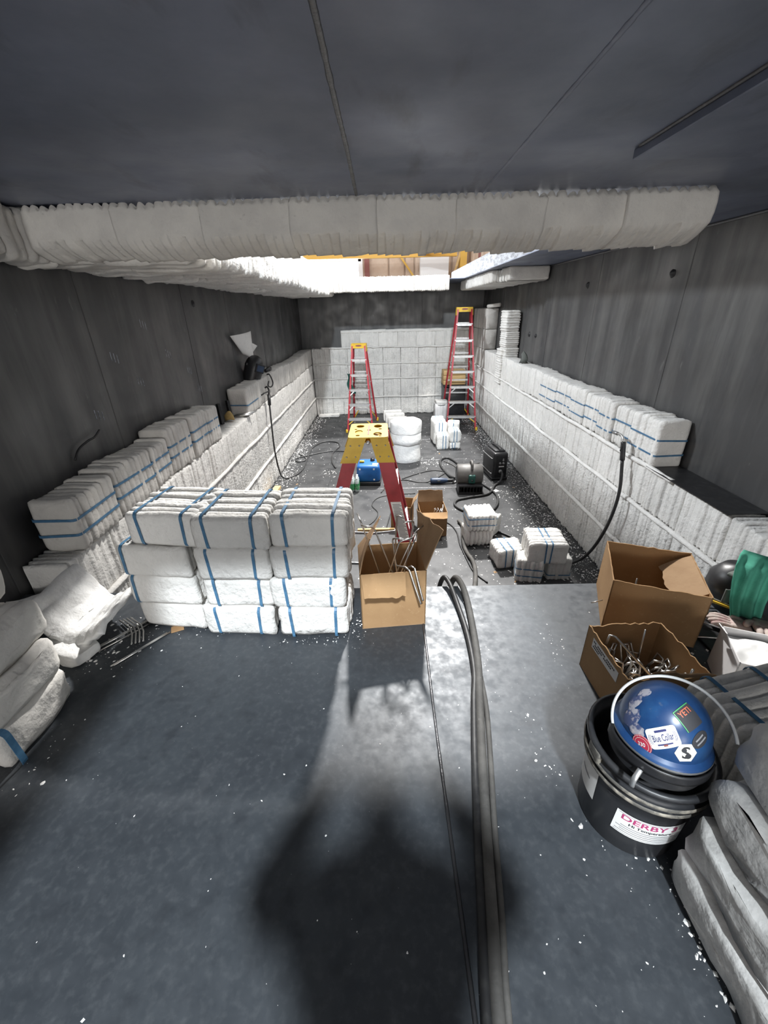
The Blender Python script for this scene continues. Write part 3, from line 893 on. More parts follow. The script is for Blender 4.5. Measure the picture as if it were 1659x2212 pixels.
# ------------------------------------------------------------------ cartons
def carton(label, loc, rz, a, b, h, flaps, th=.0045, torn=None, name='cardboard_carton', m='cardboard', mi='cardboard_in'):
    """open carton, a along X, b along Y; flaps {side:(angle from upright outward, length, width fraction)}"""
    t = thing(name, label, 'carton', loc, rz)
    rn = random.Random(int(abs(loc[0]) * 1000))
    obj('bottom', MB().box(-a / 2, a / 2, -b / 2, b / 2, .001, th), mi, t)
    def wallp(p0, p1, nrm, top0, top1):
        n = 16
        vs_ = []; fs = []
        for i in range(n + 1):
            f = i / n
            x = p0[0] + (p1[0] - p0[0]) * f; y = p0[1] + (p1[1] - p0[1]) * f
            zt = top0 + (top1 - top0) * f + (rn.uniform(-torn, torn) if torn else 0)
            for s_ in (0, 1):
                ox, oy = -nrm[0] * th * s_, -nrm[1] * th * s_
                vs_ += [(x + ox, y + oy, th), (x + ox, y + oy, zt)]
        for i in range(n):
            k = i * 4; j = k + 4
            fs += [(k, j, j + 1, k + 1), (k + 2, k + 3, j + 3, j + 2), (k + 1, j + 1, j + 3, k + 3), (k, k + 2, j + 2, j)]
        fs += [(0, 1, 3, 2), (n * 4, n * 4 + 2, n * 4 + 3, n * 4 + 1)]
        return MB().add(vs_, fs)
    sides = {'front': ((-a / 2, -b / 2), (a / 2, -b / 2), (0, -1)), 'back': ((a / 2, b / 2), (-a / 2, b / 2), (0, 1)),
             'left': ((-a / 2, b / 2), (-a / 2, -b / 2), (-1, 0)), 'right': ((a / 2, -b / 2), (a / 2, b / 2), (1, 0))}
    for s_, (p0, p1, nr) in sides.items():
        p = obj('side_panel', wallp(p0, p1, nr, h, h), m, t)
        if s_ in flaps:
            ang, ln, w0, w1 = flaps[s_][:4]
            tw = flaps[s_][4] if len(flaps[s_]) > 4 else 0.0
            bk_ = (lambda u: 1 - u) if s_ == 'left' else (lambda u: u)
            c, sn = math.cos(ang), math.sin(ang)
            q0 = Vector((p0[0] + (p1[0] - p0[0]) * w0, p0[1] + (p1[1] - p0[1]) * w0, h)); q1 = Vector((p0[0] + (p1[0] - p0[0]) * w1, p0[1] + (p1[1] - p0[1]) * w1, h))
            nv = Vector((nr[0], nr[1], 0)); n2 = nv * c + Vector((0, 0, -sn))
            dr = nv * sn + Vector((0, 0, c))
            def ff(u, v, q0=q0, q1=q1, dr=dr, n2=n2, ln=ln, nv=nv, tw=tw, bk_=bk_):
                ee = .012 * noise.noise(Vector((u * 7, loc[0], ln * 9))) * v
                return q0.lerp(q1, u) + dr * (ln * v + ee) + n2 * (.018 * math.sin(v * 2.2) * (u - .3)) + (q1 - q0) * (-.08 * v * (u - .5)) - nv * (tw * bk_(u) * v)
            obj('flap', MB().grid(ff, 12, 8, th, smooth=False), m if ang > 1.2 else mi, t)
    return t


def hairpin(label, pts, r=.0042, group=None, parent=None, name='hairpin_rod'):
    o = obj(name, MB().tube(pts, r, 7), 'rod', parent)
    if parent is None:
        tag(o, label, 'rod', group)
    return o


def lrod(p, d, ln, bend=.05, side=(0, 0, 1)):
    """anchor rod with a hooked end"""
    p, d, s_ = Vector(p), Vector(d).normalized(), Vector(side).normalized()
    e = p + d * ln
    return [p, p + d * (ln * .5), e - d * .012, e - d * .003 + s_ * .004, e + s_ * .015, e + s_ * bend]


c1 = carton('open carton of steel rods with upright side flaps beside the module stack', (.010, 1.60, PZ), R(5), .292, .25, .298,
            {'left': (R(-20), .17, 0, .97, .05), 'right': (R(22), .20, .02, 1, .09), 'front': (R(130), .105, .02, .68)})
rods1 = [((-.05, 1.60, 1.05), (.25, -.2, 1), .42), ((.00, 1.62, 1.06), (-.28, .05, 1), .44), ((.04, 1.58, 1.05), (.18, .1, 1), .45), ((.06, 1.55, 1.05), (-.1, .0, 1), .40),
         ((-.02, 1.56, 1.05), (.35, -.05, 1), .40), ((.08, 1.60, 1.05), (-.35, .1, 1), .43), ((.02, 1.64, 1.06), (.05, -.02, 1), .46), ((-.04, 1.58, 1.05), (.42, .1, 1), .42)]
for k, (p, d, ln) in enumerate(rods1):
    hairpin('thin steel rod sticking up out of the carton beside the module stack', lrod(p, d, ln, .06, (math.cos(k * 1.9), math.sin(k * 1.9), .25)), .004, 'rods in the carton beside the stack')
hairpin('bright bent steel hairpin hanging over the front right of the rod carton', [(.075, 1.58, 1.27), (.10, 1.50, 1.335), (.112, 1.482, 1.337), (.146, 1.438, 1.205), (.148, 1.436, 1.198)], .0045)
hairpin('second bright hairpin leg over the rod carton rim at its corner', [(.02, 1.58, 1.29), (.075, 1.492, 1.335), (.09, 1.472, 1.332), (.136, 1.432, 1.192), (.138, 1.43, 1.185)], .0045)

c2 = carton('large tall open carton at the right with dark inside', (1.188, 1.540, PZ), R(-22), .355, .355, .262,
            {'right': (R(-128), .14, .1, .95)}, torn=.003)
hairpin('lone thin rod standing inside the large right carton', [(1.12, 1.52, PZ + .02), (1.135, 1.55, PZ + .19)], .0035)
hairpin('thin rod poking out through the left side of the large carton', [(.97, 1.50, PZ + .11), (.915, 1.49, PZ + .105)], .003)
c3 = carton('small carton full of bright hairpin rods in front of the large one', (.918, 1.105, PZ), R(2), .285, .265, .205, {'front': (R(12), .03, .25, 1.0)}, torn=.006)
lab = obj('shipping_label', MB().box(-.0003, .0003, -.085, .085, -.022, .022), 'paper', c3, loc=(-.1435, .0, .165))
for k, (y0_, y1_, zz_) in enumerate(((-.075, .078, .010), (-.05, .078, -.001), (.02, .078, -.012))):
    n_ = int((y1_ - y0_) / .009)
    for q in range(n_):
        if (q * 5 + k * 3) % 7 == 3:
            continue
        obj('print', MB().box(-.0008, -.0004, y1_ - .009 * q - .0065, y1_ - .009 * q, zz_ - .003, zz_ + .0035), 'ink', lab)
rn = random.Random(4)
for k in range(46):
    x = .80 + .19 * rn.random(); y = 1.02 + .16 * rn.random()
    an = rn.uniform(0, 2 * PI)
    d = Vector((.5 * math.cos(an), .5 * math.sin(an), 1)).normalized()
    p = Vector((x, y, PZ + .012)); ln = rn.uniform(.10, .145)
    s_ = Vector((math.cos(an + 1.3), math.sin(an + 1.3), .1))
    e = p + d * ln
    e.x = min(max(e.x, .795), 1.04); e.y = min(max(e.y, .99), 1.215)
    e2 = e + s_ * .03; e2.x = min(max(e2.x, .795), 1.04); e2.y = min(max(e2.y, .99), 1.215)
    hairpin('small bright hairpin rod among many in the small right carton', [p, e, e + Vector((0, 0, .004)), e2 + Vector((0, 0, .002)), e2 - d * ln * .8], .0036, 'hairpins in the small right carton')
hairpin('long hooked rod leaning on the left rim of the small right carton', [(.80, 1.15, PZ + .19), (.812, 1.16, PZ + .222), (.83, 1.155, PZ + .218), (.91, 1.02, PZ + .15)], .0046)
hairpin('single upright rod in the middle of the small right carton', [(.95, 1.16, PZ + .02), (.945, 1.17, PZ + .235)], .003)
hairpin('short upright rod near the front right corner of the small right carton', [(1.01, 1.00, PZ + .02), (1.012, 1.0, PZ + .215)], .0045)

c4 = carton('brown carton with open flaps and bent rods on the pit floor', (.515, 4.24, 0), R(2), .30, .30, .30, {'front': (R(112), .09, 0, 1), 'back': (R(8), .14, 0, 1)})
for k in range(9):
    a = k * .7
    hairpin('thin bent rod inside the brown pit carton', [(.60 + .03 * math.cos(a), 4.22 + .03 * math.sin(a), .01), (.58 + .06 * math.cos(a), 4.22 + .08 * math.sin(a), .20), (.59 + .05 * math.cos(a + 1), 4.23 + .05 * math.sin(a + 1), .26 + .008 * k)], .004, 'rods in the pit carton')
c5 = carton('second pit carton half hidden behind the near ladder leg', (.185, 4.45, 0), R(-10), .24, .28, .27, {'right': (R(30), .12, 0, 1)})

wc = thing('white_parts_carton', 'torn open white carton of plastic bags at the right edge', 'carton', (1.423, 1.078, PZ), R(-22))
a_, b_, h_ = .36, .20, .185
for (x0, x1, y0, y1) in ((-a_ / 2, a_ / 2, -b_ / 2, -b_ / 2 + .004), (-a_ / 2, a_ / 2, b_ / 2 - .004, b_ / 2), (-a_ / 2, -a_ / 2 + .004, -b_ / 2, b_ / 2), (a_ / 2 - .004, a_ / 2, -b_ / 2, b_ / 2)):
    obj('side_panel', MB().box(x0, x1, y0, y1, .003, h_), 'white_card', wc)
obj('bottom', MB().box(-a_ / 2, a_ / 2, -b_ / 2, b_ / 2, .0, .003), 'white_card', wc)
obj('flap', MB().grid(lambda u, v: Vector((-a_ / 2 - .03 * v - .01 * u, -b_ / 2 + .08 + .055 * u, h_ + .065 * v - .01)), 6, 6, .003, smooth=False), 'white_card', wc)
obj('plastic_bag', MB().grid(lambda u, v: Vector((-a_ / 2 + .01 + (a_ - .02) * u, -b_ / 2 + .01 + (b_ - .02) * v, h_ - .03 + .018 * noise.noise(Vector((u * 3.5, v * 3, 2))) + .035 * math.sin(u * PI) * math.sin(v * PI) + .006 * noise.noise(Vector((u * 14, v * 9, 5))))), 26, 18, .004), 'white', wc)
vs_, fs = text2d('SE', .045)
obj('print', MB().add([(q.x * .9 + .0, q.y * .8 - .03, h_ + .052) for q in vs_], fs), 'ink', wc)
for (x, z) in ((-.06, .15), (-.06, .12)):
    obj('print', MB().box(x, x + .012, -b_ / 2 - .0012, -b_ / 2, z, z + .010), 'ink_grey', wc)

# ------------------------------------------------------------------ loose hairpin rods on the deck
def pinset(label, p0, d, ln, gap, hook, grp=None, z=.005):
    p0 = Vector(p0); d = Vector(d).normalized(); s_ = Vector((-d.y, d.x, 0))
    a = p0; b = p0 + d * ln
    pts = [a, a + d * ln * .5, b, b + s_ * (gap * .5) + d * .012, b + s_ * gap, b + s_ * gap - d * ln * .5, a + s_ * gap]
    return hairpin(label, spline(pts, 4), .0038, grp)


for k in range(5):
    hairpin('long thin steel rod in the loose bundle beside the curled blanket', [(-1.30 + .012 * k, 1.37 - .012 * k, PZ + .005 + .006 * (k % 2)), (-1.15 + .013 * k, 1.56 - .012 * k, PZ + .005 + .006 * (k % 2))] if k < 3 else
            [(-1.20 + .010 * k, 1.25 + .004 * k, PZ + .005), (-1.06 + .012 * k, 1.445 + .004 * k, PZ + .006)], .0038, 'rods loose on the deck by the blanket')
for k in range(4):
    o_ = Vector((.014 * k, .006 * k, 0))
    hairpin('bent hairpin rod lying across the loose bundle by the blanket', [Vector((-1.285, 1.535, PZ + .018)) + o_, Vector((-1.20, 1.475, PZ + .024)) + o_, Vector((-1.165, 1.43, PZ + .026)) + o_, Vector((-1.145, 1.385, PZ + .018)) + o_, Vector((-1.14, 1.375, PZ + .016)) + o_], .0038, 'hairpins across the bundle')
tag(obj('cardboard_scrap', MB().rbox(-.99, 1.488, PZ + .003, .055, .042, .005, .001, mtx=Matrix.Translation((-.99, 1.488, 0)) @ Matrix.Rotation(R(25), 4, 'Z') @ Matrix.Translation((.99, -1.488, 0)), seg=1), 'cardboard'),
    'small brown cardboard scrap on the deck in front of the stack', 'scrap')
# rods and steel strips on the deck at the right, behind the large carton
hairpin('wide bright wire hairpin on the deck between carton and gloves', [(1.36, 1.60, PZ + .02), (1.50, 1.40, PZ + .026), (1.505, 1.375, PZ + .03), (1.495, 1.36, PZ + .03), (1.34, 1.50, PZ + .02)], .004)
for k, (p, q) in enumerate((((1.34, 1.62, PZ + .018), (1.66, 1.555, PZ + .018)), ((1.34, 1.545, PZ + .016), (1.60, 1.49, PZ + .016)), ((1.31, 1.36, PZ + .016), (1.52, 1.335, PZ + .016)))):
    hairpin('straight thin rod on the deck near the gloves, %s of three' % ['farthest', 'middle', 'nearest'][k], [p, q], .0036)
hairpin('slanted rod leaning from the carton toward the green cloth', [(1.44, 1.70, PZ + .055), (1.60, 1.48, PZ + .055)], .004)
tag(obj('marking_stick', MB().bar((1.40, 1.68, PZ + .05), (1.585, 1.50, PZ + .045), .010, .010), 'yellow'), 'thin yellow marking stick beside the large right carton', 'stick')
tag(obj('steel_flat', MB().rbox(1.44, 1.40, PZ + .006, .20, .26, .012, .002, seg=1), 'black_steel'), 'flat black steel plate on the deck under the wire rods', 'steel plate')
tag(obj('steel_angle', MB().box(1.36, 1.56, 1.255, 1.262, PZ, PZ + .03).box(1.36, 1.56, 1.262, 1.30, PZ, PZ + .006), 'black_steel'), 'short black steel angle on the deck behind the white carton', 'steel angle')
# ------------------------------------------------------------------ ladders
def channel(p0, p1, out, fwd, web=.078, fl=.028, th=.005):
    """C-channel rail: web faces `out`, flanges run inward"""
    p0, p1, out, fwd = Vector(p0), Vector(p1), Vector(out).normalized(), Vector(fwd).normalized()
    d = (p1 - p0).normalized()
    fw = (fwd - d * fwd.dot(d)).normalized(); ou = d.cross(fw)
    if ou.dot(out) < 0:
        ou = -ou
    mb = MB()
    def slab(c0, c1, u, wu, v, wv):
        vs_ = []
        for c in (c0, c1):
            for i, j in ((-1, -1), (1, -1), (1, 1), (-1, 1)):
                vs_.append(c + u * (wu / 2 * i) + v * (wv / 2 * j))
        fs = [(0, 3, 2, 1), (4, 5, 6, 7), (0, 1, 5, 4), (1, 2, 6, 5), (2, 3, 7, 6), (3, 0, 4, 7)]
        mb.add(vs_, fs)
    slab(p0, p1, fw, web, ou, th)
    for s_ in (-1, 1):
        o_ = fw * (s_ * (web / 2 - th / 2)) - ou * (fl / 2)
        slab(p0 + o_, p1 + o_, fw, th, ou, fl)
    return mb


def ladder(label, loc, rz, Ht, n, bw, cw, ff, fr, capd=.20, web=.075, near=False):
    t = thing('step_ladder', label, 'ladder', loc, rz)
    zt = Ht - .045
    up = lambda s_, f, z: Vector((s_ * (cw / 2 + (bw / 2 - cw / 2) * (1 - z / Ht)), f, z))
    yf0, yf1 = -ff, -capd * .32
    yr0, yr1 = fr, capd * .32
    fy = lambda z: yf0 + (yf1 - yf0) * z / Ht
    ry_ = lambda z: yr0 + (yr1 - yr0) * z / Ht
    rails = {}
    for s_ in (-1, 1):
        rails[s_] = obj('front_rail', channel(up(s_, fy(.03), .03), up(s_, fy(zt), zt), (s_, 0, 0), (0, 1, 0), web), 'red', t)
        rails[s_ * 2] = obj('rear_rail', channel(up(s_, ry_(.03), .03), up(s_, ry_(zt), zt), (s_, 0, 0), (0, 1, 0), web * .9), 'red', t)
        for yy_, z_ in ((fy(.0), 0), (ry_(0), 0)):
            obj('foot', MB().rbox(s_ * bw / 2, yy_, .035, .045, web + .02, .068, .008), 'yellow' if not near else 'rubber', t)
    dz = Ht / (n + 1)
    for k in range(1, n + 1):
        z = dz * k
        hw = up(1, 0, z).x
        st = obj('step', MB().box(-hw + .004, hw - .004, fy(z) - .038, fy(z) + .045, z - .006, z).box(-hw + .004, hw - .004, fy(z) - .042, fy(z) - .036, z - .045, z).box(-hw + .004, hw - .004, fy(z) + .043, fy(z) + .047, z - .03, z), 'alu', t)
        if k <= 3:
            for s_ in (-1, 1):
                obj('brace', MB().bar((s_ * hw * .55, fy(z) - .03, z - .04), (s_ * up(1, 0, z - .14).x * .98, fy(z - .14) - .03, z - .14), .018, .006, (0, 1, 0)), 'alu' if k > 1 else 'yellow', st)
        # rear horizontals
        if k % 2 == 1 or not near:
            hr = up(1, 0, z).x
            obj('rear_bar', MB().box(-hr + .004, hr - .004, ry_(z) - .006, ry_(z) + .006, z - .02, z + .012), 'alu', t)
    for s_ in (-1, 1):
        for z in (.20,):
            obj('rear_brace', MB().bar((s_ * up(1, 0, dz).x * .5, ry_(dz), dz), (s_ * up(1, 0, .06).x * .97, ry_(.06), .06), .022, .008, (0, 1, 0)), 'yellow', t)
        z = Ht * .55
        hw = up(1, 0, z).x
        obj('spreader', MB().bar((s_ * (hw - .012), fy(z), z), (s_ * (hw - .012), 0, z - .02), .018, .004, (1, 0, 0)).bar((s_ * (hw - .012), 0, z - .02), (s_ * (hw - .012), ry_(z), z), .018, .004, (1, 0, 0)), 'alu', t)
    # moulded cap
    cap = MB()
    W_, D_ = cw + .035, capd + .015
    rr = .022
    outer = []
    for (cx, cy, a) in ((W_ / 2 - rr, D_ / 2 - rr, 0), (-W_ / 2 + rr, D_ / 2 - rr, PI / 2), (-W_ / 2 + rr, -D_ / 2 + rr, PI), (W_ / 2 - rr, -D_ / 2 + rr, 1.5 * PI)):
        outer += [(cx + rr * math.cos(a + PI / 2 * k / 4), cy + rr * math.sin(a + PI / 2 * k / 4)) for k in range(5)]
    holes = []
    if near:
        for (hx, hy, r1, r2) in ((-.085, -.052, .036, .024), (.085, -.052, .036, .024), (-.035, .055, .036, .022), (.088, .052, .030, .024), (-.11, .058, .013, .012), (.02, -.066, .012, .010), (-.125, -.066, .008, .008), (.02, .075, .010, .008), (0.0, -.002, .012, .012)):
            holes.append(circ(hx, hy, r1, r2))
    vs_, fs = plate2d(outer, holes, .006)
    cap.add([Vector((q.x, q.y, q.z + Ht - .003)) for q in vs_], fs)
    capo = obj('cap', cap, 'yellow', t)
    if near:
        obj('cap_tray', MB().box(-W_ / 2 + .012, W_ / 2 - .012, -D_ / 2 + .012, D_ / 2 - .012, Ht - .034, Ht - .030), 'yellow', capo)
        obj('cap_slot', MB().box(-.10, .10, -.004, .004, Ht - .006, Ht + .0015), 'shop_brown', capo)
    # skirt down the sides: two cheeks on each end following the rails
    for s_ in (-1, 1):
        for fn, sg in ((fy, -1), (ry_, 1)):
            z0 = Ht - .145; z1 = Ht - .004
            x0 = s_ * (up(1, 0, z0).x + .007); x1 = s_ * (W_ / 2 - .002)
            hwb = web * .60
            a = [Vector((x0, fn(z0) - hwb, z0)), Vector((x0, fn(z0) + hwb, z0)), Vector((x1, (sg * D_ / 2 - sg * .0 if sg > 0 else -.010), z1)), Vector((x1, (.010 if sg > 0 else -D_ / 2), z1))]
            if sg < 0:
                a = [Vector((x0, fn(z0) - hwb, z0)), Vector((x0, fn(z0) + hwb, z0)), Vector((x1, -.010, z1)), Vector((x1, -D_ / 2 + .004, z1))]
            else:
                a = [Vector((x0, fn(z0) - hwb, z0)), Vector((x0, fn(z0) + hwb, z0)), Vector((x1, D_ / 2 - .004, z1)), Vector((x1, .010, z1))]
            b_ = [q - Vector((s_ * .006, 0, 0)) for q in a]
            ck = obj('cap_cheek', MB().add(a + b_, [(0, 1, 2, 3), (7, 6, 5, 4), (0, 4, 5, 1), (1, 5, 6, 2), (2, 6, 7, 3), (3, 7, 4, 0)]), 'yellow', capo)
            if near:
                for (fu, fv) in ((.25, .25), (.75, .25), (.25, .7), (.75, .7)):
                    q = (a[0].lerp(a[1], fu)).lerp(a[3].lerp(a[2], fu), fv)
                    obj('rivet', MB().lathe([(.0001, .004), (.004, .003), (.005, 0)], 10, mtx=Matrix.Translation(q + Vector((s_ * .001, 0, 0))) @ Matrix.Rotation(s_ * PI / 2, 4, 'Y')), 'alu', ck)
        if near:
            obj('hinge_pin', MB().lathe([(.0001, .010), (.010, .009), (.0125, 0)], 14, mtx=Matrix.Translation((s_ * (W_ / 2 + .004), 0, Ht - .028)) @ Matrix.Rotation(s_ * PI / 2, 4, 'Y')), 'alu', capo)
    # front lip of the cap
    obj('cap_front', MB().box(-W_ / 2 + .012, W_ / 2 - .012, -D_ / 2, -D_ / 2 + .006, Ht - .085, Ht - .002), 'yellow', capo)
    obj('cap_back', MB().box(-W_ / 2 + .012, W_ / 2 - .012, D_ / 2 - .006, D_ / 2, Ht - .05, Ht - .002), 'yellow', capo)
    ov, of = plate2d(circ(0, 0, .062, .016), (), .002)
    em = obj('emblem', MB().add([(q.x, -D_ / 2 - .0016 + q.z, q.y + Ht - .035) for q in ov], of), 'shop_brown', capo)
    return t, rails, up, fy


lad1, rl1, up1, fy1 = ladder('near red fibreglass step ladder with a big yellow cap, seen from its side', (-.096, 2.34, 0), R(90), 1.715, 5, .58, .272, .43, .60, capd=.205, web=.083, near=True)
# printed labels on the near front rail (local -X side of the ladder faces the camera)
s_ = -1
def onrail(z, off, o_=.0036):
    q = up1(s_, fy1(z), z)
    return Vector((q.x - o_, q.y, q.z))
def raillabel(name, z0, z1, w, m, off=0.0, o_=.0036):
    vs_ = []
    for z in (z0, z1):
        for f in (-1, 1):
            q = onrail(z, 0, o_); q.y += f * w / 2 + off
            vs_.append(q)
    return obj(name, MB().add(vs_, [(0, 1, 3, 2)]), m, rl1[s_])
raillabel('warning_label', 1.09, 1.335, .060, 'paper')
for k in range(26):
    z = 1.10 + .0087 * k
    raillabel('print', z, z + .0045, .050 - .012 * ((k * 7) % 3) / 2, 'ink_grey', off=.004 * ((k % 3) - 1), o_=.0042)
raillabel('rating_label', .84, .985, .062, 'paper')
raillabel('print', .862, .985, .034, 'navy', off=.014, o_=.0042)
for k in range(6):
    raillabel('print', .87 + .016 * k, .875 + .016 * k, .018, 'ink_grey', off=-.018, o_=.0042)
raillabel('barcode', .845, .858, .04, 'ink', o_=.0042)
ov, of = plate2d(circ(0, 0, .027, .010), (), .001)
qq = onrail(1.06, 0, .0044)
obj('emblem', MB().add([(qq.x, qq.y + q.x, qq.z + q.y) for q in ov], of), 'ink', rl1[s_])
for k, (zz, ww) in enumerate(((1.037, .040), (1.020, .046), (1.003, .034))):
    raillabel('print', zz - .004, zz + .004, ww, 'paper', o_=.0044)

ladder('small red step ladder standing at the back of the pit, left', (-.50, 9.02, 0), R(-4), 1.72, 5, .56, .27, .44, .60, capd=.20)
lad3 = ladder('tall red step ladder in the back right corner of the pit', (1.62, 9.13, 0), R(-3), 2.335, 7, .64, .285, .55, .72, capd=.20)
tag(obj('green_rag', MB().grid(lambda u, v: Vector((-.80 + .16 * u * (.35 + .65 * v) + .02 * math.sin(v * 9), 9.28 + .02 * math.sin(u * 8), 1.10 - .42 * v)), 10, 14, .004), 'green_plastic'),
    'dark green rag hanging on the small back ladder', 'rag')
cab = thing('dark_cabinet', 'black tool chest in the shadow behind the tall ladder', 'tool chest', (1.62, 9.97, 0))
obj('body', MB().rbox(0, 0, .34, .50, .44, .68, .02), 'black_plastic', cab)
obj('lid', MB().rbox(0, 0, .71, .53, .45, .05, .015), 'black_steel', cab)
wbx = thing('wooden_crate', 'brown wooden crate lid on top of the tool chest behind the tall ladder', 'crate', (1.60, 9.94, .737))
for k in range(3):
    obj('board', MB().rbox(0, 0, .055 + .105 * k, .50, .36, .098, .006), 'wood', wbx)

# ------------------------------------------------------------------ machines on the pit floor
bx = thing('blue_power_unit', 'blue rounded power unit on the pit floor between the near ladder legs', 'machine', (-.255, 5.80, 0), R(-3))
obj('base', MB().rbox(0, 0, .03, .35, .36, .06, .01), 'black_plastic', bx)
obj('housing', MB().rbox(0, 0, .18, .345, .35, .26, .05, seg=4), 'bright_blue', bx)
for (x, z) in ((.085, .26), (.085, .10), (-.12, .26)):
    obj('sticker', MB().box(x - .012, x + .012, -.1765, -.175, z - .012, z + .012), 'white', bx)
obj('sticker', MB().box(.06, .14, -.12, -.05, .3085, .3105), 'paper', bx)
obj('knob', MB().lathe([(.0001, .04), (.03, .04), (.035, 0)], 14, mtx=Matrix.Translation((.05, .06, .31))), 'black_plastic', bx)
obj('cap_clip', MB().rbox(-.10, -.02, .325, .07, .05, .03, .01), 'yellow', bx)
pk = thing('water_bottle_pack', 'small pack of water bottles with green labels beside the blue unit', 'bottles', (-.455, 5.50, 0))
for i in range(2):
    for j in range(3):
        bt = obj('bottle', MB().lathe([(.001, 0), (.03, .003), (.032, .03), (.031, .13), (.024, .165), (.012, .185), (.012, .20), (.001, .202)], 12, mtx=Matrix.Translation((-.035 + .067 * i, -.067 + .067 * j, 0))), 'bottle', pk)
        obj('label', MB().lathe([(.0335, .035), (.0335, .125)], 12, mtx=Matrix.Translation((-.035 + .067 * i, -.067 + .067 * j, 0))), 'green_label', bt)
        obj('bottle_cap', MB().lathe([(.0135, .188), (.0135, .206), (.001, .207)], 10, mtx=Matrix.Translation((-.035 + .067 * i, -.067 + .067 * j, 0))), 'white', bt)

# air mover
fan = thing('air_mover', 'grey drum air mover with a green switch plate on the pit floor', 'fan', (1.165, 5.42, 0), R(-3))
YX = Matrix.Rotation(PI / 2, 4, 'Y')
obj('drum', MB().lathe([(.10, -.175), (.125, -.178), (.142, -.165), (.145, -.05), (.150, 0), (.145, .05), (.142, .165), (.125, .178), (.10, .175)], 36, mtx=Matrix.Translation((0, .02, .225)) @ YX), 'grey_plastic', fan)
for s_ in (-1, 1):
    g_ = obj('intake', MB().lathe([(.001, s_ * .165), (.105, s_ * .165), (.105, s_ * .174)], 28, mtx=Matrix.Translation((0, .02, .225)) @ YX), 'black_plastic', fan)
    for k in range(5):
        obj('grille_ring', MB().tube([(s_ * .176, .02 + (.022 + .02 * k) * math.cos(a), .225 + (.022 + .02 * k) * math.sin(a)) for a in [j * PI / 12 for j in range(24)]], .0025, 5, closed=True), 'grey_metal', g_)
obj('outlet', MB().box(-.155, .155, -.20, -.19, .03, .04).box(-.165, .165, -.20, .05, .0, .03).box(-.165, .165, -.20, .05, .115, .135).box(-.165, -.15, -.20, .05, .03, .115).box(.15, .165, -.20, .05, .03, .115), 'black_plastic', fan)
obj('outlet_dark', MB().box(-.15, .15, -.06, -.05, .03, .115), 'ink', fan)
for k in range(7):
    obj('vane', MB().box(-.13 + .0433 * k - .002, -.13 + .0433 * k + .002, -.19, -.06, .03, .115), 'ink', fan)
obj('switch_plate', MB().rbox(.02, -.125, .205, .095, .05, .125, .02, seg=3), 'green_plastic', fan)
obj('switch_knob', MB().lathe([(.0001, .012), (.012, .012), (.014, 0)], 12, mtx=Matrix.Translation((.02, -.150, .19)) @ Matrix.Rotation(PI / 2, 4, 'X')), 'black_plastic', fan)
obj('handle', MB().tube(spline([(.02, -.10, .335), (.02, -.085, .40), (.02, -.03, .425), (.02, .04, .41), (.02, .07, .36)], 6), .017, 10), 'grey_plastic', fan)

wd_ = thing('wire_feeder', 'black suitcase wire feeder against the right side of the pit', 'welding machine', (1.66, 5.98, 0), R(7))
obj('case', MB().rbox(0, 0, .215, .225, .46, .40, .035, seg=3), 'black_plastic', wd_)
obj('base', MB().rbox(0, 0, .02, .24, .48, .04, .012), 'black_steel', wd_)
obj('top_handle', MB().tube(spline([(0, -.16, .41), (0, -.14, .455), (0, .12, .455), (0, .15, .41)], 6), .014, 8), 'black_plastic', wd_)
obj('top_panel', MB().rbox(0, .0, .425, .16, .34, .03, .015), 'black_steel', wd_)
for s_ in (-1, 1):
    for z in (.10, .33):
        obj('side_rail', MB().tube(spline([(s_ * .113, -.19, z), (s_ * .128, -.17, z), (s_ * .128, .17, z), (s_ * .113, .19, z)], 4), .007, 6), 'grey_metal', wd_)
fp = obj('front_panel', MB().rbox(0.01, -.232, .235, .15, .012, .28, .008), 'black_steel', wd_)
for (x, z, r_) in ((.03, .31, .012), (-.015, .265, .016), (.035, .265, .016), (.03, .33, .008)):
    obj('knob', MB().lathe([(.0001, .016), (r_, .016), (r_ * 1.1, 0)], 12, mtx=Matrix.Translation((x, -.238, z)) @ Matrix.Rotation(PI / 2, 4, 'X')), 'grey_metal', fp)
obj('print', MB().box(-.03, .05, -.2392, -.2385, .205, .222), 'paper', fp)
obj('socket', MB().lathe([(.0001, .03), (.024, .03), (.028, 0)], 14, mtx=Matrix.Translation((.0, -.236, .14)) @ Matrix.Rotation(PI / 2, 4, 'X')), 'grey_metal', fp)

gd = thing('angle_grinder', 'dark blue corded grinder lying left of the air mover', 'power tool', (.80, 5.66, .0), R(0))
obj('body', MB().lathe([(.001, -.15), (.036, -.15), (.043, -.13), (.043, .02), (.036, .06), (.030, .10)], 18, mtx=Matrix.Translation((0, 0, .045)) @ YX), 'tool_blue', gd)
obj('neck', MB().lathe([(.030, .10), (.027, .17), (.020, .20), (.001, .20)], 14, mtx=Matrix.Translation((0, 0, .045)) @ YX), 'black_plastic', gd)
obj('guard', MB().lathe([(.001, .0), (.06, .0), (.062, .02), (.05, .03)], 20, mtx=Matrix.Translation((.23, 0, .02)), a1=PI * 1.2), 'grey_metal', gd)
obj('switch', MB().rbox(-.03, -.044, .055, .05, .012, .016, .004), 'rubber', gd)

# ------------------------------------------------------------------ cables
def cable(name, label, pts, r, m='rubber', cat='cable', n=8, flat=1.0, sub=8):
    return tag(obj(name, MB().tube(spline(pts, sub), r, n, flat), m), label, cat)


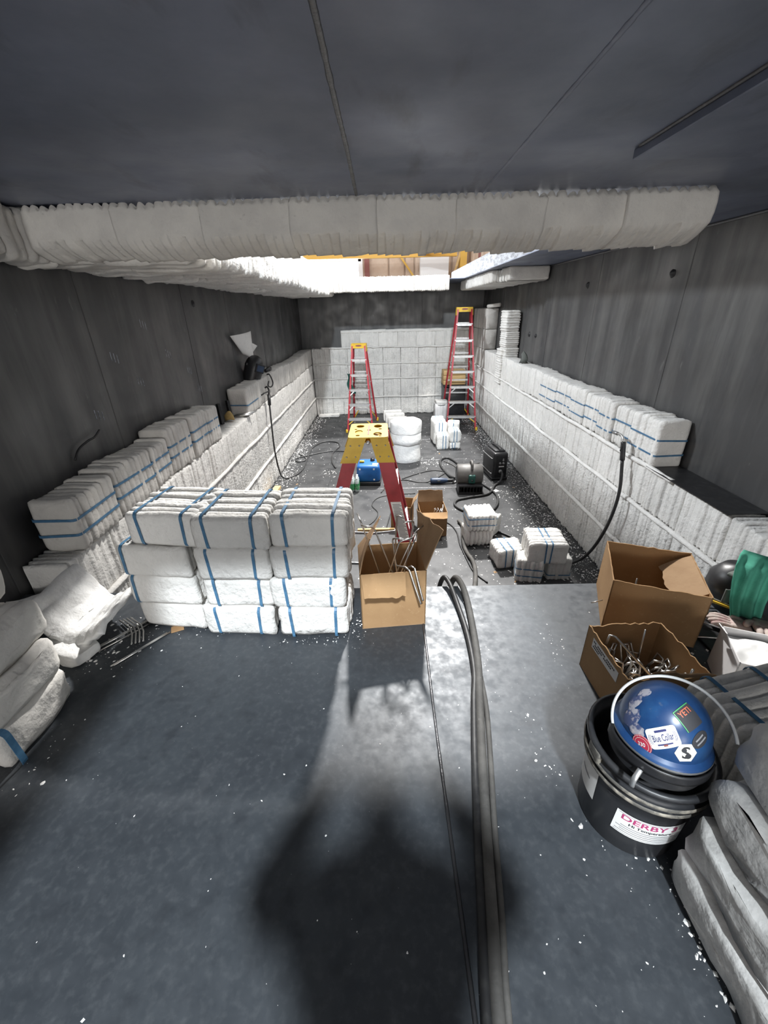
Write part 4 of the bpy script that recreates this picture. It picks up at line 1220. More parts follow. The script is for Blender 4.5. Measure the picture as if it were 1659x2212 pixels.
cable('welding_lead', 'thick black lead looping in front of the air mover to the wire feeder', [(1.69, 5.73, .14), (1.70, 5.66, .12), (1.66, 5.60, .03), (1.56, 5.50, .017), (1.40, 5.21, .017), (1.10, 5.10, .017), (.94, 5.02, .017), (.89, 4.86, .017), (1.0, 4.68, .017), (1.25, 4.63, .017), (1.42, 4.82, .017), (1.50, 5.11, .017), (1.47, 5.36, .017), (1.36, 5.66, .017)], .016)
cable('coiled_lead', 'thick black lead coiled behind the air mover', [(1.02, 5.72, .06), (.96, 5.95, .017), (.90, 6.35, .017), (.93, 6.66, .017), (1.06, 6.76, .017), (1.16, 6.55, .02), (1.22, 6.22, .02), (1.28, 6.02, .017), (1.42, 6.10, .017), (1.56, 6.28, .017)], .02)
cable('thin_lead', 'thin grey lead running behind the air mover to the wire feeder', [(.98, 6.62, .008), (1.10, 6.42, .008), (1.16, 6.20, .008), (1.24, 6.16, .008), (1.4, 6.42, .008), (1.55, 6.50, .008)], .008, 'rubber_dusty')
cable('grinder_cord', 'thin black cord snaking from the grinder past the near ladder', [(.655, 5.66, .045), (.60, 5.70, .008), (.45, 5.72, .007), (.25, 5.82, .007), (.05, 5.70, .007), (-.08, 5.35, .007)], .007)
cable('extension_cord', 'black cord curving across the pit beside the fibre roll', [(.24, 5.86, .007), (.47, 6.05, .007), (.72, 6.19, .007), (.88, 6.16, .007), (.92, 6.07, .007), (.80, 5.90, .007)], .007)
cable('power_cord', 'thin cord wandering over the pit floor under the near ladder', [(-.28, 4.30, .006), (-.16, 4.50, .006), (-.12, 4.72, .006), (-.20, 4.95, .006), (-.12, 5.18, .006), (.10, 5.28, .006), (.4, 5.30, .006)], .006)
cable('power_cord', 'straight thin cord beside the wandering one under the near ladder', [(-.02, 4.25, .006), (.03, 4.6, .006), (.08, 4.95, .006)], .006)
cable('hose_bundle', 'thick dusty hose snaking along the pit floor to the deck edge', [(.86, 4.42, .022), (.885, 4.28, .022), (.84, 4.0, .022), (.825, 3.75, .022), (.86, 3.5, .022), (.83, 3.25, .022), (.75, 2.95, .022)], .022, 'rubber_dusty', 'hose')
cable('floor_lead', 'black lead running behind the crossed modules toward the squat one', [(1.17, 4.28, .012), (1.26, 4.16, .012), (1.36, 4.05, .012), (1.44, 3.92, .012)], .012)
cable('thin_hose', 'thin black hose from the brown pit carton to the dusty hose', [(.68, 4.46, .008), (.76, 4.34, .008), (.80, 4.15, .008), (.79, 3.9, .008), (.81, 3.6, .008), (.84, 3.36, .008), (.93, 3.18, .008)], .008)
# torch on the right wall
tr = thing('welding_torch', 'welding torch hanging on the right wall with its lead down to the floor', 'welding torch', (1.98, 3.33, 1.30))
obj('handle', MB().tube(spline([(.0, .0, .0), (.0, -.02, -.06), (.0, -.045, -.145)], 5), .020, 10), 'black_plastic', tr)
obj('neck', MB().tube(spline([(.0, .0, .0), (.0, .03, .035), (.0, .075, .045), (.0, .11, .04)], 5), .010, 8), 'rod', tr)
obj('nozzle', MB().tube([(.0, .11, .04), (.0, .18, .035)], .015, 10), 'grey_metal', tr)
obj('trigger', MB().rbox(-.018, -.02, -.05, .012, .014, .05, .004), 'black_plastic', tr)
cable('torch_lead', 'black lead of the right wall torch curving down to the pit floor', [(1.98, 3.285, 1.16), (1.975, 3.21, .90), (1.96, 3.22, .62), (1.94, 3.30, .34), (1.91, 3.40, .13), (1.85, 3.46, .03), (1.74, 3.46, .016), (1.66, 3.56, .016)], .014)
# torch on the left wall
tr = thing('welding_torch', 'welding torch hooked over the left ledge above a long lead', 'welding torch', (-1.62, 5.90, 1.30))
obj('handle', MB().tube([(.0, .0, .0), (.0, -.04, -.14)], .022, 10), 'black_plastic', tr)
obj('neck', MB().tube(spline([(0, 0, 0), (0, .03, .06), (-.02, .03, .10), (-.05, .05, .085)], 5), .012, 8), 'black_steel', tr)
obj('hook', MB().tube(spline([(0, .0, .02), (.02, -.06, .05), (-.02, -.12, .045), (-.06, -.16, .02)], 5), .009, 8), 'black_steel', tr)
cable('torch_lead', 'long black lead from the left wall torch looping over the pit floor', [(-1.62, 5.86, 1.17), (-1.615, 5.80, .88), (-1.615, 5.77, .55), (-1.61, 5.82, .25), (-1.60, 5.95, .04), (-1.48, 6.02, .012), (-1.37, 6.35, .012), (-1.38, 6.95, .012), (-1.38, 7.55, .012), (-1.22, 7.9, .012), (-.97, 7.87, .012), (-.88, 7.6, .012), (-.96, 7.2, .012), (-.92, 6.7, .012), (-.83, 6.4, .012)], .012)
cable('ground_lead', 'black lead with a small loop crossing the left of the pit floor', [(-.50, 7.2, .010), (-.9, 7.31, .010), (-1.13, 7.25, .010), (-1.40, 7.08, .010), (-1.58, 6.92, .010), (-1.52, 6.75, .010), (-1.40, 6.82, .010), (-1.45, 7.02, .010), (-1.56, 7.15, .010)], .011)
# leads running over the deck
cable('deck_lead', 'thick black welding lead hanging over the deck edge, left of the pair', [(.26, PY + .13, .50), (.27, PY + .10, .85), (.29, PY + .05, PZ + .015), (.315, PY - .02, PZ + .035), (.335, 1.60, PZ + .015), (.345, 1.40, PZ + .013), (.335, 1.20, PZ + .013), (.305, 1.05, PZ + .013), (.268, .85, PZ + .013), (.236, .65, PZ + .013), (.206, .45, PZ + .013), (.183, .30, PZ + .013), (.158, .05, PZ + .013), (.138, -.4, PZ + .013)], .0125, n=12)
cable('deck_lead', 'dusty covered hose over the deck edge running toward the camera', [(.33, PY + .13, .50), (.335, PY + .10, .88), (.35, PY + .04, PZ + .02), (.372, PY - .04, PZ + .045), (.385, 1.62, PZ + .02), (.373, 1.40, PZ + .017), (.355, 1.22, PZ + .017), (.325, 1.05, PZ + .017), (.290, .85, PZ + .017), (.258, .65, PZ + .017), (.228, .45, PZ + .017), (.205, .30, PZ + .017), (.18, .05, PZ + .017), (.16, -.4, PZ + .017)], .0165, 'rubber_dusty', 'hose', n=12, flat=.9)
cable('deck_lead', 'thin dusty lead beside the covered hose on the deck', [(.356, 1.17, PZ + .009), (.345, 1.02, PZ + .009), (.313, .82, PZ + .009), (.283, .65, PZ + .009), (.252, .45, PZ + .009), (.226, .30, PZ + .009), (.20, .05, PZ + .009), (.18, -.4, PZ + .009)], .009, 'rubber_dusty', n=10)

# ------------------------------------------------------------------ things on the ledges and walls
br = thing('steel_bracket', 'black welded steel bracket sticking out of the right wall at the module row', 'bracket', (2.25, 3.10, 1.19))
obj('plate', MB().box(-.03, .045, -.05, -.035, -.0, .26), 'black_steel', br)
obj('arm', MB().bar((.01, -.05, .245), (-.06, .26, .235), .02, .03), 'black_steel', br)
obj('arm', MB().bar((.01, -.05, .015), (-.10, .26, .02), .02, .03), 'black_steel', br)
obj('post', MB().box(-.05, -.03, -.055, -.01, 0, .26), 'black_steel', br)
tag(obj('ledge_plate', MB().box(2.035, 2.29, 2.20, 3.05, 1.186, 1.191), 'black_steel'), 'loose dark steel sheet lying on the right wall ledge', 'steel plate')
tag(obj('crumpled_rag', MB().lathe([(.001, .0), (.06, .0), (.055, .05), (.03, .12), (.001, .17)], 9, mtx=Matrix.Translation((2.17, 6.75, 1.545)), jit=(.05, 14, 3)), 'grey_cloth'), 'small crumpled grey rag on the right wall ledge', 'rag')
tag(obj('stub_pipe', MB().tube([(2.08, 9.1, 2.335), (2.26, 8.86, 2.36)], .035, 10), 'fibre_darker'), 'short rolled fibre stub on top of the tall back corner', 'insulation roll')
def quad4(a, b, c_, d, bow):
    a, b, c_, d = map(Vector, (a, b, c_, d))
    return lambda u, v: a.lerp(b, u).lerp(c_.lerp(d, u), v) + Vector((bow * math.sin(u * PI) * (1 - .5 * v), 0, 0))


pp = MB().grid(quad4((-1.90, 5.54, 2.08), (-1.80, 6.10, 2.11), (-1.88, 5.86, 1.84), (-1.80, 6.05, 1.74), .04), 12, 10, .002)
pp.grid(quad4((-1.87, 5.98, 2.00), (-1.83, 6.42, 1.90), (-1.87, 6.02, 1.84), (-1.85, 6.10, 1.80), .02), 8, 6, .002)
tag(obj('paper_sheet', pp, 'paper'), 'folded white sheet of paper taped to the left steel wall', 'paper')


def hood(label, loc, rot, sc=1.0):
    t = thing('welding_hood', label, 'welding hood', loc, rot=rot)
    def sh(u, v):
        a = R(-112) + R(224) * u
        z = -.17 + .34 * v
        top = max(0.0, (v - .55) / .45)
        rx = .115 * math.sqrt(max(.02, 1 - top ** 2.2 * .97)) * (1 - .18 * max(0, .5 - v))
        ry = .135 * math.sqrt(max(.02, 1 - top ** 2.2 * .97)) * (1 - .10 * max(0, .5 - v))
        return Vector((rx * math.sin(a), -ry * math.cos(a), z)) * sc
    obj('shell', MB().grid(sh, 28, 20, .004), 'black_plastic', t)
    obj('lens_frame', MB().rbox(0, -.135 * sc, .03 * sc, .13 * sc, .02, .11 * sc, .008), 'black_steel', t)
    obj('lens', MB().box(-.048 * sc, .048 * sc, -.147 * sc, -.144 * sc, -.008 * sc, .068 * sc), 'tool_blue', t)
    for s_ in (-1, 1):
        obj('knob', MB().lathe([(.0001, .02), (.02, .02), (.024, 0)], 14, mtx=Matrix.Translation((s_ * .112 * sc, 0, .03)) @ Matrix.Rotation(s_ * PI / 2, 4, 'Y')), 'black_plastic', t)
    obj('headband', MB().tube([(.088 * sc * math.cos(a), .01 + .105 * sc * math.sin(a), .05) for a in [k * PI / 14 for k in range(28)]], .010, 6, .5, closed=True), 'rubber', t)
    return t


hood('black welding hood resting on top of the left ledge row', (-1.80, 5.98, 1.64), (R(10), R(20), R(50)), 1.05)
tag(obj('black_flashlight', MB().lathe([(.001, -.11), (.035, -.11), (.035, -.02), (.026, 0), (.026, .12), (.001, .12)], 14, mtx=Matrix.Translation((-1.76, 6.55, 1.555)) @ Matrix.Rotation(PI / 2, 4, 'X')), 'black_plastic'), 'small black cylindrical tool on the left ledge beyond the hood', 'tool')
tag(obj('bent_wire', MB().tube(spline([(-1.70, 6.25, 1.525), (-1.655, 6.22, 1.52), (-1.645, 6.30, 1.40), (-1.645, 6.18, 1.36), (-1.645, 6.02, 1.40), (-1.65, 6.1, 1.45)], 5), .010, 6), 'black_steel'), 'bent black wire hanging over the left ledge below the hood', 'wire')
for k, (y, zt) in enumerate(((4.72, 1.42), (5.02, 1.40))):
    tag(obj('steel_stud', MB().bar((-1.88, y, 1.185), (-1.885, y - .01, zt), .035, .035), 'black_steel'), ['near black steel stud standing in the gap of the left ledge', 'black steel stud right before the lone left module'][k], 'stud')
for k in range(5):
    hairpin('copper-grey rod end in the small bundle under the lone left module', [(-1.86 + .02 * k, 5.06, 1.20 + .008 * (k % 3)), (-1.66 + .012 * k, 5.08 + .03 * k, 1.205 + .006 * k)], .009, 'rod ends under the lone left module')
tag(obj('leather_scrap', MB().lathe([(.001, 0), (.05, .01), (.055, .06), (.03, .11), (.001, .12)], 10, mtx=Matrix.Translation((-1.85, 4.90, 1.18)), jit=(.03, 12, 8)), 'leather'), 'tan leather scrap on the left ledge by the studs', 'scrap')
tag(obj('wall_wire', MB().tube(spline([(-1.915, 2.42, 1.545), (-1.905, 2.47, 1.60), (-1.89, 2.55, 1.63), (-1.89, 2.62, 1.635), (-1.90, 2.70, 1.66)], 5), .006, 6), 'black_steel'), 'short bent black wire sticking out of the left steel wall', 'wire')
for k, (y, z) in enumerate(((5.25, 2.52), (3.75, 2.54), (7.05, 1.93), (6.75, 1.92))):
    tag(obj('wall_hole_stud', MB().lathe([(.001, .02), (.012, .02), (.03, .006), (.035, 0)], 12, mtx=Matrix.Translation((XR - .0, y, z)) @ Matrix.Rotation(-PI / 2, 4, 'Y'), jit=(.012, 20, k)), 'black_steel'),
        ['burnt black weld stud high on the right wall under the light streak', 'black weld stud nearest the camera high on the right wall', 'small dark stud mid right wall, the far one of two', 'small dark stud mid right wall, the near one of two'][k], 'stud')
tag(obj('wall_stud', MB().lathe([(.001, .02), (.012, .02), (.03, .006), (.035, 0)], 12, mtx=Matrix.Translation((XL, 4.7, 2.43)) @ Matrix.Rotation(PI / 2, 4, 'Y'), jit=(.012, 20, 9)), 'black_steel'), 'dark weld stud high on the left steel wall', 'stud')
# lumber
tag(obj('lumber_strip', MB().rbox(-.07, 4.235, .019, .56, .036, .036, .003, seg=1), 'wood'), 'thin lumber strip on the pit floor behind the rod carton', 'lumber')
tag(obj('lumber_block', MB().bar((-1.60, 5.62, .02), (-1.62, 5.22, .02), .085, .038), 'wood'), 'pale lumber block against the left wall of the pit', 'lumber')
tag(obj('paper_tag', MB().rbox(1.53, 5.33, .004, .09, .07, .005, .001, seg=1, mtx=Matrix.Translation((1.53, 5.33, 0)) @ Matrix.Rotation(R(30), 4, 'Z') @ Matrix.Translation((-1.53, -5.33, 0))), 'paper'), 'cream paper tag on the pit floor under the lead', 'tag')
# ------------------------------------------------------------------ bucket with hard hat
BX, BY = .672, .695
bk = thing('plastic_bucket', 'black five-gallon bucket with paper labels by the right pile', 'bucket', (BX, BY, PZ))
prof = [(.001, .0), (.128, .0), (.132, .006), (.139, .20), (.142, .268), (.152, .270), (.154, .278), (.146, .284), (.146, .300), (.156, .302), (.157, .312), (.148, .316), (.149, .340), (.158, .344), (.158, .356), (.150, .360), (.142, .356), (.140, .30), (.126, .012), (.001, .010)]
prof = [(r_ * .945, z_ * .84) for r_, z_ in prof]
obj('body', MB().lathe(prof, 48), 'bucket', bk)
for (r0, z0) in ((.1441, .232), (.1479, .259)):
    obj('rim_band', MB().lathe([(r0 + .001, z0 - .006), (r0 + .0035, z0 - .003), (r0 + .0035, z0 + .003), (r0 + .001, z0 + .006)], 48), 'bucket_rim', bk)


def cylmap(a0, u, z, r0=.1252, k=.036, off=.0012):
    r = r0 + z * k + off
    a = a0 + u / r
    return Vector((r * math.cos(a), r * math.sin(a), z))


def cyl_label(name, a0, wd, z0, z1, m, parent=bk, off=.0012, n=14):
    return obj(name, MB().grid(lambda u, v: cylmap(a0, (u - .5) * wd, z0 + (z1 - z0) * v, off=off), n, 4), m, parent)


A0 = R(-103)
lb = cyl_label('product_label', A0, .165, .078, .165, 'white')
def cyl_text(tx, size, a0, z, m, sx=1.0, off=.0020):
    vs_, fs = text2d(tx, size, 'CENTER', sx=sx)
    obj('print', MB().add([cylmap(a0, q.x, z + q.y, off=off) for q in vs_], fs), m, lb)
cyl_text('DERBY 3', .028, A0 - R(2), .147, 'pink_print', 1.25)
cyl_text('Hi Temperature', .0145, A0, .128, 'ink', 1.05)
for k in range(4):
    cyl_label('print', A0, .15 - .02 * (k % 2), 0.090 + .008 * k, .0925 + .008 * k, 'ink_grey', lb, .002)
for (z0, z1) in ((.083, .0845), (.160, .1615)):
    cyl_label('print', A0, .155, z0, z1, 'ink_grey', lb, .002)
l2 = cyl_label('side_label', R(172), .10, .10, .215, 'paper')
cyl_label('print', R(172), .05, .15, .156, 'ink_grey', l2, .002)
obj('handle_ear', MB().rbox(-.143, -.01, .275, .014, .05, .04, .006), 'bucket_rim', bk)

# hard hat (blue dome with stickers, brim, suspension, flipped-up clear shield)
HC = Vector((.648, .655, 1.435))
hat = thing('hard_hat', 'blue hard hat covered in stickers lying in the black bucket', 'hard hat', HC)
cr_ = Vector((1.0, -.003, -.022)); cu_ = Vector((.021, .442, .897))
vw = (Vector((0, 0, CAMZ)) - HC).normalized()
cr_ = (cr_ - vw * cr_.dot(vw)).normalized(); cu_ = vw.cross(cr_)
RD = .094
ax = (vw * .66 + (cr_ * .55 + cu_ * .835) * .75).normalized()
Q = Vector((0, 0, 1)).rotation_difference(ax).to_matrix()


def dome(nrm, off=0.0):
    """point of the dome in direction nrm (world axes, relative to centre)"""
    nl = Q.transposed() @ nrm
    e = Vector((nl.x * RD * 1.0, nl.y * RD * 1.0, nl.z * RD * 1.12))
    return Q @ (e + nl * off)


dm = MB()
vs_ = []; fs = []
nu, nv = 48, 20
for i in range(nu):
    a = 2 * PI * i / nu
    for j in range(nv + 1):
        el = R(-8) + R(98) * j / nv
        nl = Vector((math.cos(a) * math.cos(el), math.sin(a) * math.cos(el), math.sin(el)))
        e = Vector((nl.x * RD, nl.y * RD, nl.z * RD * 1.12))
        vs_.append(Q @ e)
for i in range(nu):
    j2 = (i + 1) % nu
    for j in range(nv):
        fs.append((i * (nv + 1) + j, j2 * (nv + 1) + j, j2 * (nv + 1) + j + 1, i * (nv + 1) + j + 1))
obj('dome', MB().add(vs_, fs, True), 'hat_blue', hat)
# brim
obj('brim', MB().lathe([(RD * .985, -.006), (RD * 1.06, -.014), (RD * 1.12, -.020), (RD * 1.125, -.025), (RD * 1.05, -.021), (RD * .97, -.016)], 48, mtx=Q.to_4x4()), 'hat_blue', hat)
obj('brim_edge', MB().lathe([(RD * 1.12, -.019), (RD * 1.130, -.022), (RD * 1.12, -.026)], 48, mtx=Q.to_4x4()), 'grey_metal', hat)
sp = obj('suspension', MB().lathe([(RD * .90, -.02), (RD * .93, -.05), (RD * .90, -.062)], 40, mtx=Q.to_4x4()), 'rubber', hat)
obj('headband', MB().lathe([(RD * 1.02, -.048), (RD * 1.10, -.075), (RD * 1.06, -.088)], 40, mtx=Q.to_4x4(), a0=R(150), a1=R(330)), 'black_plastic', sp)
obj('chin_clip', MB().tube(spline([Q @ Vector((-.085, -.075, -.05)), Q @ Vector((-.10, -.085, -.07)), Q @ Vector((-.095, -.080, -.10))], 5), .006, 8, .6), 'alu', sp)
obj('visor_bracket', MB().grid(lambda u, v: Q @ Vector((RD * 1.14 * math.cos(R(165) + R(150) * u), RD * 1.14 * math.sin(R(165) + R(150) * u), -.028 - .026 * v)), 30, 4, .004), 'black_plastic', hat)


def smap(dx, dy, rot):
    """sticker frame on the dome, centre at (dx,dy) in dome radii across the side that faces the deck"""
    n0 = (cr_ * dx + cu_ * dy + vw * math.sqrt(max(.02, 1 - dx * dx - dy * dy))).normalized()
    tu = (cr_ - n0 * cr_.dot(n0)).normalized(); tv = n0.cross(tu)
    c, s_ = math.cos(rot), math.sin(rot)
    u_, v_ = tu * c + tv * s_, tv * c - tu * s_
    def f(u, v, off):
        return dome((n0 + u_ * (u / RD) + v_ * (v / RD)).normalized(), off)
    return f


def sticker(name, f, poly, m, off, parent=hat, ring=8):
    """polygon filled with concentric rings so it follows the dome"""
    n = len(poly); vs_ = [f(0, 0, off)]; fs = []
    for k in range(1, ring + 1):
        vs_ += [f(p[0] * k / ring, p[1] * k / ring, off) for p in poly]
    for i in range(n):
        fs.append((0, 1 + i, 1 + (i + 1) % n))
    for k in range(ring - 1):
        for i in range(n):
            a = 1 + k * n + i; b = 1 + k * n + (i + 1) % n
            fs.append((a, a + n, b + n, b))
    return obj(name, MB().add(vs_, fs, True), m, parent)


def rrect(w_, h_, r_, n=4):
    out = []
    for (cx, cy, a) in ((w_ / 2 - r_, h_ / 2 - r_, 0), (-w_ / 2 + r_, h_ / 2 - r_, PI / 2), (-w_ / 2 + r_, -h_ / 2 + r_, PI), (w_ / 2 - r_, -h_ / 2 + r_, 1.5 * PI)):
        out += [(cx + r_ * math.cos(a + PI / 2 * k / n), cy + r_ * math.sin(a + PI / 2 * k / n)) for k in range(n + 1)]
    dense = []
    for p, q in zip(out, out[1:] + out[:1]):
        d = math.hypot(q[0] - p[0], q[1] - p[1]); k = max(1, int(d / .004))
        dense += [(p[0] + (q[0] - p[0]) * i / k, p[1] + (q[1] - p[1]) * i / k) for i in range(k)]
    return dense


def stext(f, tx, size, y, m, parent, sx=1.0, x=0, off=.0014):
    vs_, fs = text2d(tx, size, 'CENTER', sx=sx)
    obj('print', MB().add([f(q.x + x, q.y + y, off) for q in vs_], fs), m, parent)


f = smap(-.10, -.30, R(10))
sk = sticker('sticker', f, rrect(.062, .042, .006), 'white', .0009)
stext(f, 'Blue Collar', .0185, 0, 'navy', sk, .50, off=.0014)
sticker('print', lambda u, v, o: f(u, v + .0135, o), rrect(.024, .0045, .001), 'navy', .0014, sk)
sticker('print', lambda u, v, o: f(u, v - .0125, o), rrect(.030, .003, .001), 'navy', .0014, sk)
sticker('print', lambda u, v, o: f(u, v - .0145, o), rrect(.008, .004, .001), 'shop_brown', .0017, sk)
for s_ in (-1, 1):
    for q_ in (0, 1):
        obj('print', MB().grid(lambda u, v: f(s_ * (.0215 + .003 * q_ + .0025 * math.sin(u * PI) + .0008 * v), -.010 + .020 * u, .0014), 8, 1), 'navy', sk)
f1 = smap(-.56, -.42, R(-5))
sk = sticker('sticker', f1, circ(0, 0, .0215, n=32), 'red_print', .0009)
for r_ in (.0195, .0145):
    obj('print', MB().grid(lambda u, v: f1((r_ + .0007 * v) * math.cos(2 * PI * u), (r_ + .0007 * v) * math.sin(2 * PI * u), .0014), 32, 1), 'cream', sk)
stext(f1, '330', .0125, .001, 'white', sk, .85)
f2 = smap(.28, -.60, R(-12))
sk = sticker('sticker', f2, [(.0225 * math.cos(R(60 * k)), .0225 * math.sin(R(60 * k))) for k in range(6)], 'cream', .0009)
stext(f2, 'S', .036, 0, 'ink', sk, 1.1)
sticker('print', lambda u, v, o: f2(u + .004, v - .006, o), circ(0, 0, .006), 'ink', .0015, sk)
sticker('print', lambda u, v, o: f2(u - .004, v + .007, o), circ(0, 0, .005), 'ink', .0015, sk)
f3 = smap(.50, .10, R(32))
sk = sticker('sticker', f3, rrect(.046, .046, .003), 'ink', .0009)
stext(f3, 'YETI', .0165, .010, 'orange_print', sk, .95)
obj('print', MB().grid(lambda u, v: f3(-.022 + .044 * u, .0205 + .002 * v, .0014), 10, 1), 'green_label', sk)
obj('print', MB().grid(lambda u, v: f3(-.0225 + .002 * v, -.022 + .044 * u, .0014), 10, 1), 'green_label', sk)
f4 = smap(.62, -.34, R(24))
sk = sticker('sticker', f4, circ(0, 0, .022, .014, n=28), 'ink', .0009)
for (yy_, ww) in ((.004, .022), (-.004, .026)):
    obj('print', MB().grid(lambda u, v: f4(-ww / 2 + ww * u, yy_ - .0016 + .0032 * v, .0014), 8, 1), 'ink_grey', sk)
rn = random.Random(2)
for (dx, dy, w_) in ((-.66, .14, .030), (-.50, .46, .020), (-.25, .64, .018), (-.60, -.12, .022)):
    fx = smap(dx, dy, rn.uniform(-.5, .5))
    pl = [(w_ * (.7 + .3 * rn.random()) * math.cos(2 * PI * k / 18), w_ * .75 * (.7 + .3 * rn.random()) * math.sin(2 * PI * k / 18)) for k in range(18)]
    sticker('worn_sticker', fx, pl, 'scuff', .0009)


def shield(u, v, rr=1.0):
    phi = R(178) - R(196) * u
    k = 1.17 + .30 * max(0, u - .45)
    rad = RD * k * rr
    out = cr_ * math.cos(phi) + cu_ * math.sin(phi)
    return out * rad * (1 - .06 * v) + vw * (-.03 + .085 * v) + cr_ * (.012 * u)


shd = obj('face_shield', MB().grid(shield, 48, 8, .0015), 'clear', hat)
obj('shield_edge', MB().tube([shield(k / 48, 1.0) for k in range(49)], .0035, 6), 'clear_edge', shd)
obj('shield_edge', MB().tube([shield(k / 48, 0.0) for k in range(49)], .0028, 6), 'clear_edge', shd)
# dark bag of gear in the bucket
tag(obj('bucket_liner', MB().lathe([(.001, .22), (.07, .24), (.11, .20), (.124, .19)], 24, mtx=Matrix.Translation((BX, BY, PZ)), jit=(.02, 14, 6)), 'black_plastic'), 'crumpled black gear inside the bucket under the hard hat', 'gear')

# ------------------------------------------------------------------ hood, green cloth, gloves at the right edge
hood('black welding hood lying at the right deck edge under the green cloth', (1.83, 1.47, PZ + .15), (R(-20), R(-10), R(40)), 1.0)
hd = thing('grinding_shield', 'black round backed headgear behind the green cloth', 'headgear', (1.67, 1.625, PZ))
obj('shell', MB().lathe([(.09, .0), (.115, .06), (.11, .13), (.07, .185), (.001, .20)], 28), 'black_plastic', hd)
obj('brow_pad', MB().rbox(-.09, -.06, .19, .07, .10, .02, .009, mtx=Matrix.Rotation(R(20), 4, 'Z')), 'grey_cloth', hd)
obj('brow_pad', MB().rbox(-.02, -.07, .215, .06, .09, .02, .009, mtx=Matrix.Rotation(R(20), 4, 'Z')), 'rubber', hd)


def clothf(u, v):
    # u down the fall of the cloth, v across
    prof = [(1.78, 1.60, .235), (1.72, 1.575, .275), (1.665, 1.54, .285), (1.615, 1.50, .262), (1.587, 1.470, .20), (1.580, 1.452, .12), (1.590, 1.440, .045)]
    p = u * (len(prof) - 1); i = min(int(p), len(prof) - 2); t_ = p - i
    a = Vector(prof[i]).lerp(Vector(prof[i + 1]), t_)
    wdt = .235 - .11 * u
    fold = (.014 * math.sin(v * 19 + u * 2.5) + .008 * math.sin(v * 8 - u * 4)) * (.35 + .65 * u)
    return Vector((a.x, a.y, PZ + a.z)) + Vector((-.3, -.8, .3)) * fold + Vector((.88, -.30, -.25 * (1 - u))) * (wdt * (v - .5))


tag(obj('green_cloth', MB().grid(clothf, 30, 34, .003), 'green_cloth'), 'green cotton cloth draped over the headgear at the right', 'cloth')
tag(obj('grey_cuff', MB().grid(lambda u, v: Vector((1.535 + .06 * u, 1.525 - .05 * u, PZ + .07 + .07 * v + .02 * u * v)) + Vector((-.5, -.6, 0)) * (.008 * math.sin(u * 12)), 16, 12, .004), 'grey_cloth'), 'grey striped knitted cuff hanging beside the green cloth', 'cloth')


def glove(label, loc, rot, sc=1.0, m='glove'):
    t = thing('work_glove', label, 'glove', loc, rot=rot)
    hand = MB()
    hand.add(*[(lambda mb: (mb.v, mb.f))(MB().rbox(0, 0, .022, .085 * sc, .10 * sc, .036, .017, seg=4))][0], True)
    for k in range(4):
        x = (-.031 + .0207 * k) * sc
        ln = (.062, .074, .078, .066)[k] * sc
        hand.tube(spline([(x, .03, .024), (x * 1.1, .055, .030), (x * 1.2, .055 + ln * .55, .030), (x * 1.25, .05 + ln, .018)], 4), [.0125] * 9 + [.0115] * 3 + [.006], 10)
    hand.tube(spline([(.034 * sc, -.02, .022), (.058 * sc, .0, .024), (.070 * sc, .03, .018)], 4), [.014] * 7 + [.012, .006], 10)
    obj('hand', hand, m, t)
    obj('cuff', MB().lathe([(.040 * sc, 0), (.042 * sc, .03), (.046 * sc, .065)], 18, mtx=Matrix.Translation((0, -.045, .022)) @ Matrix.Rotation(PI / 2, 4, 'X') @ Matrix.Diagonal((1, .45, 1, 1))), 'grey_cloth', t)
    return t


glove('pink-stained pale work glove at the right edge in front of the cloth', (1.615, 1.365, PZ + .03), (R(12), 0, R(150)), 1.0)
glove('grey-pink work glove under the stained one by the green cloth', (1.545, 1.405, PZ + .004), (0, 0, R(60)), .85)
tb = thing('tool_pouch', 'tan leather tool holder lying in front of the gloves', 'tool pouch', (1.545, 1.275, PZ + .0), rz=R(-50))
obj('pouch_body', block(.20, .075, .05, 2, seed=401, bulge=.004, r=.02, jit=.004), 'leather', tb, loc=(0, 0, .027))
obj('pouch_flap', block(.16, .055, .03, 2, seed=402, bulge=.004, r=.012, jit=.004), 'leather', tb, loc=(.05, -.055, .022), rot=(0, 0, R(14)))

# ------------------------------------------------------------------ fibre crumbs and dust (uncountable)
rn = random.Random(99)
fl = MB()


def flake(x, y, z, s_):
    n = rn.choice((4, 5, 6))
    a0 = rn.uniform(0, 6.28); st = rn.uniform(.35, 1.0); an = rn.uniform(0, PI)
    vs_ = []
    for k in range(n):
        a = a0 + 2 * PI * k / n
        r_ = s_ * rn.uniform(.5, 1.0)
        px, py = r_ * math.cos(a), r_ * st * math.sin(a)
        vs_.append((x + px * math.cos(an) - py * math.sin(an), y + px * math.sin(an) + py * math.cos(an), z + .0004))
    vs_.append((x, y, z + s_ * rn.uniform(.25, .5)))
    fl.add(vs_, [(k, (k + 1) % n, n) for k in range(n)])


def size(lo, hi):
    return lo + (hi - lo) * rn.random() ** 3


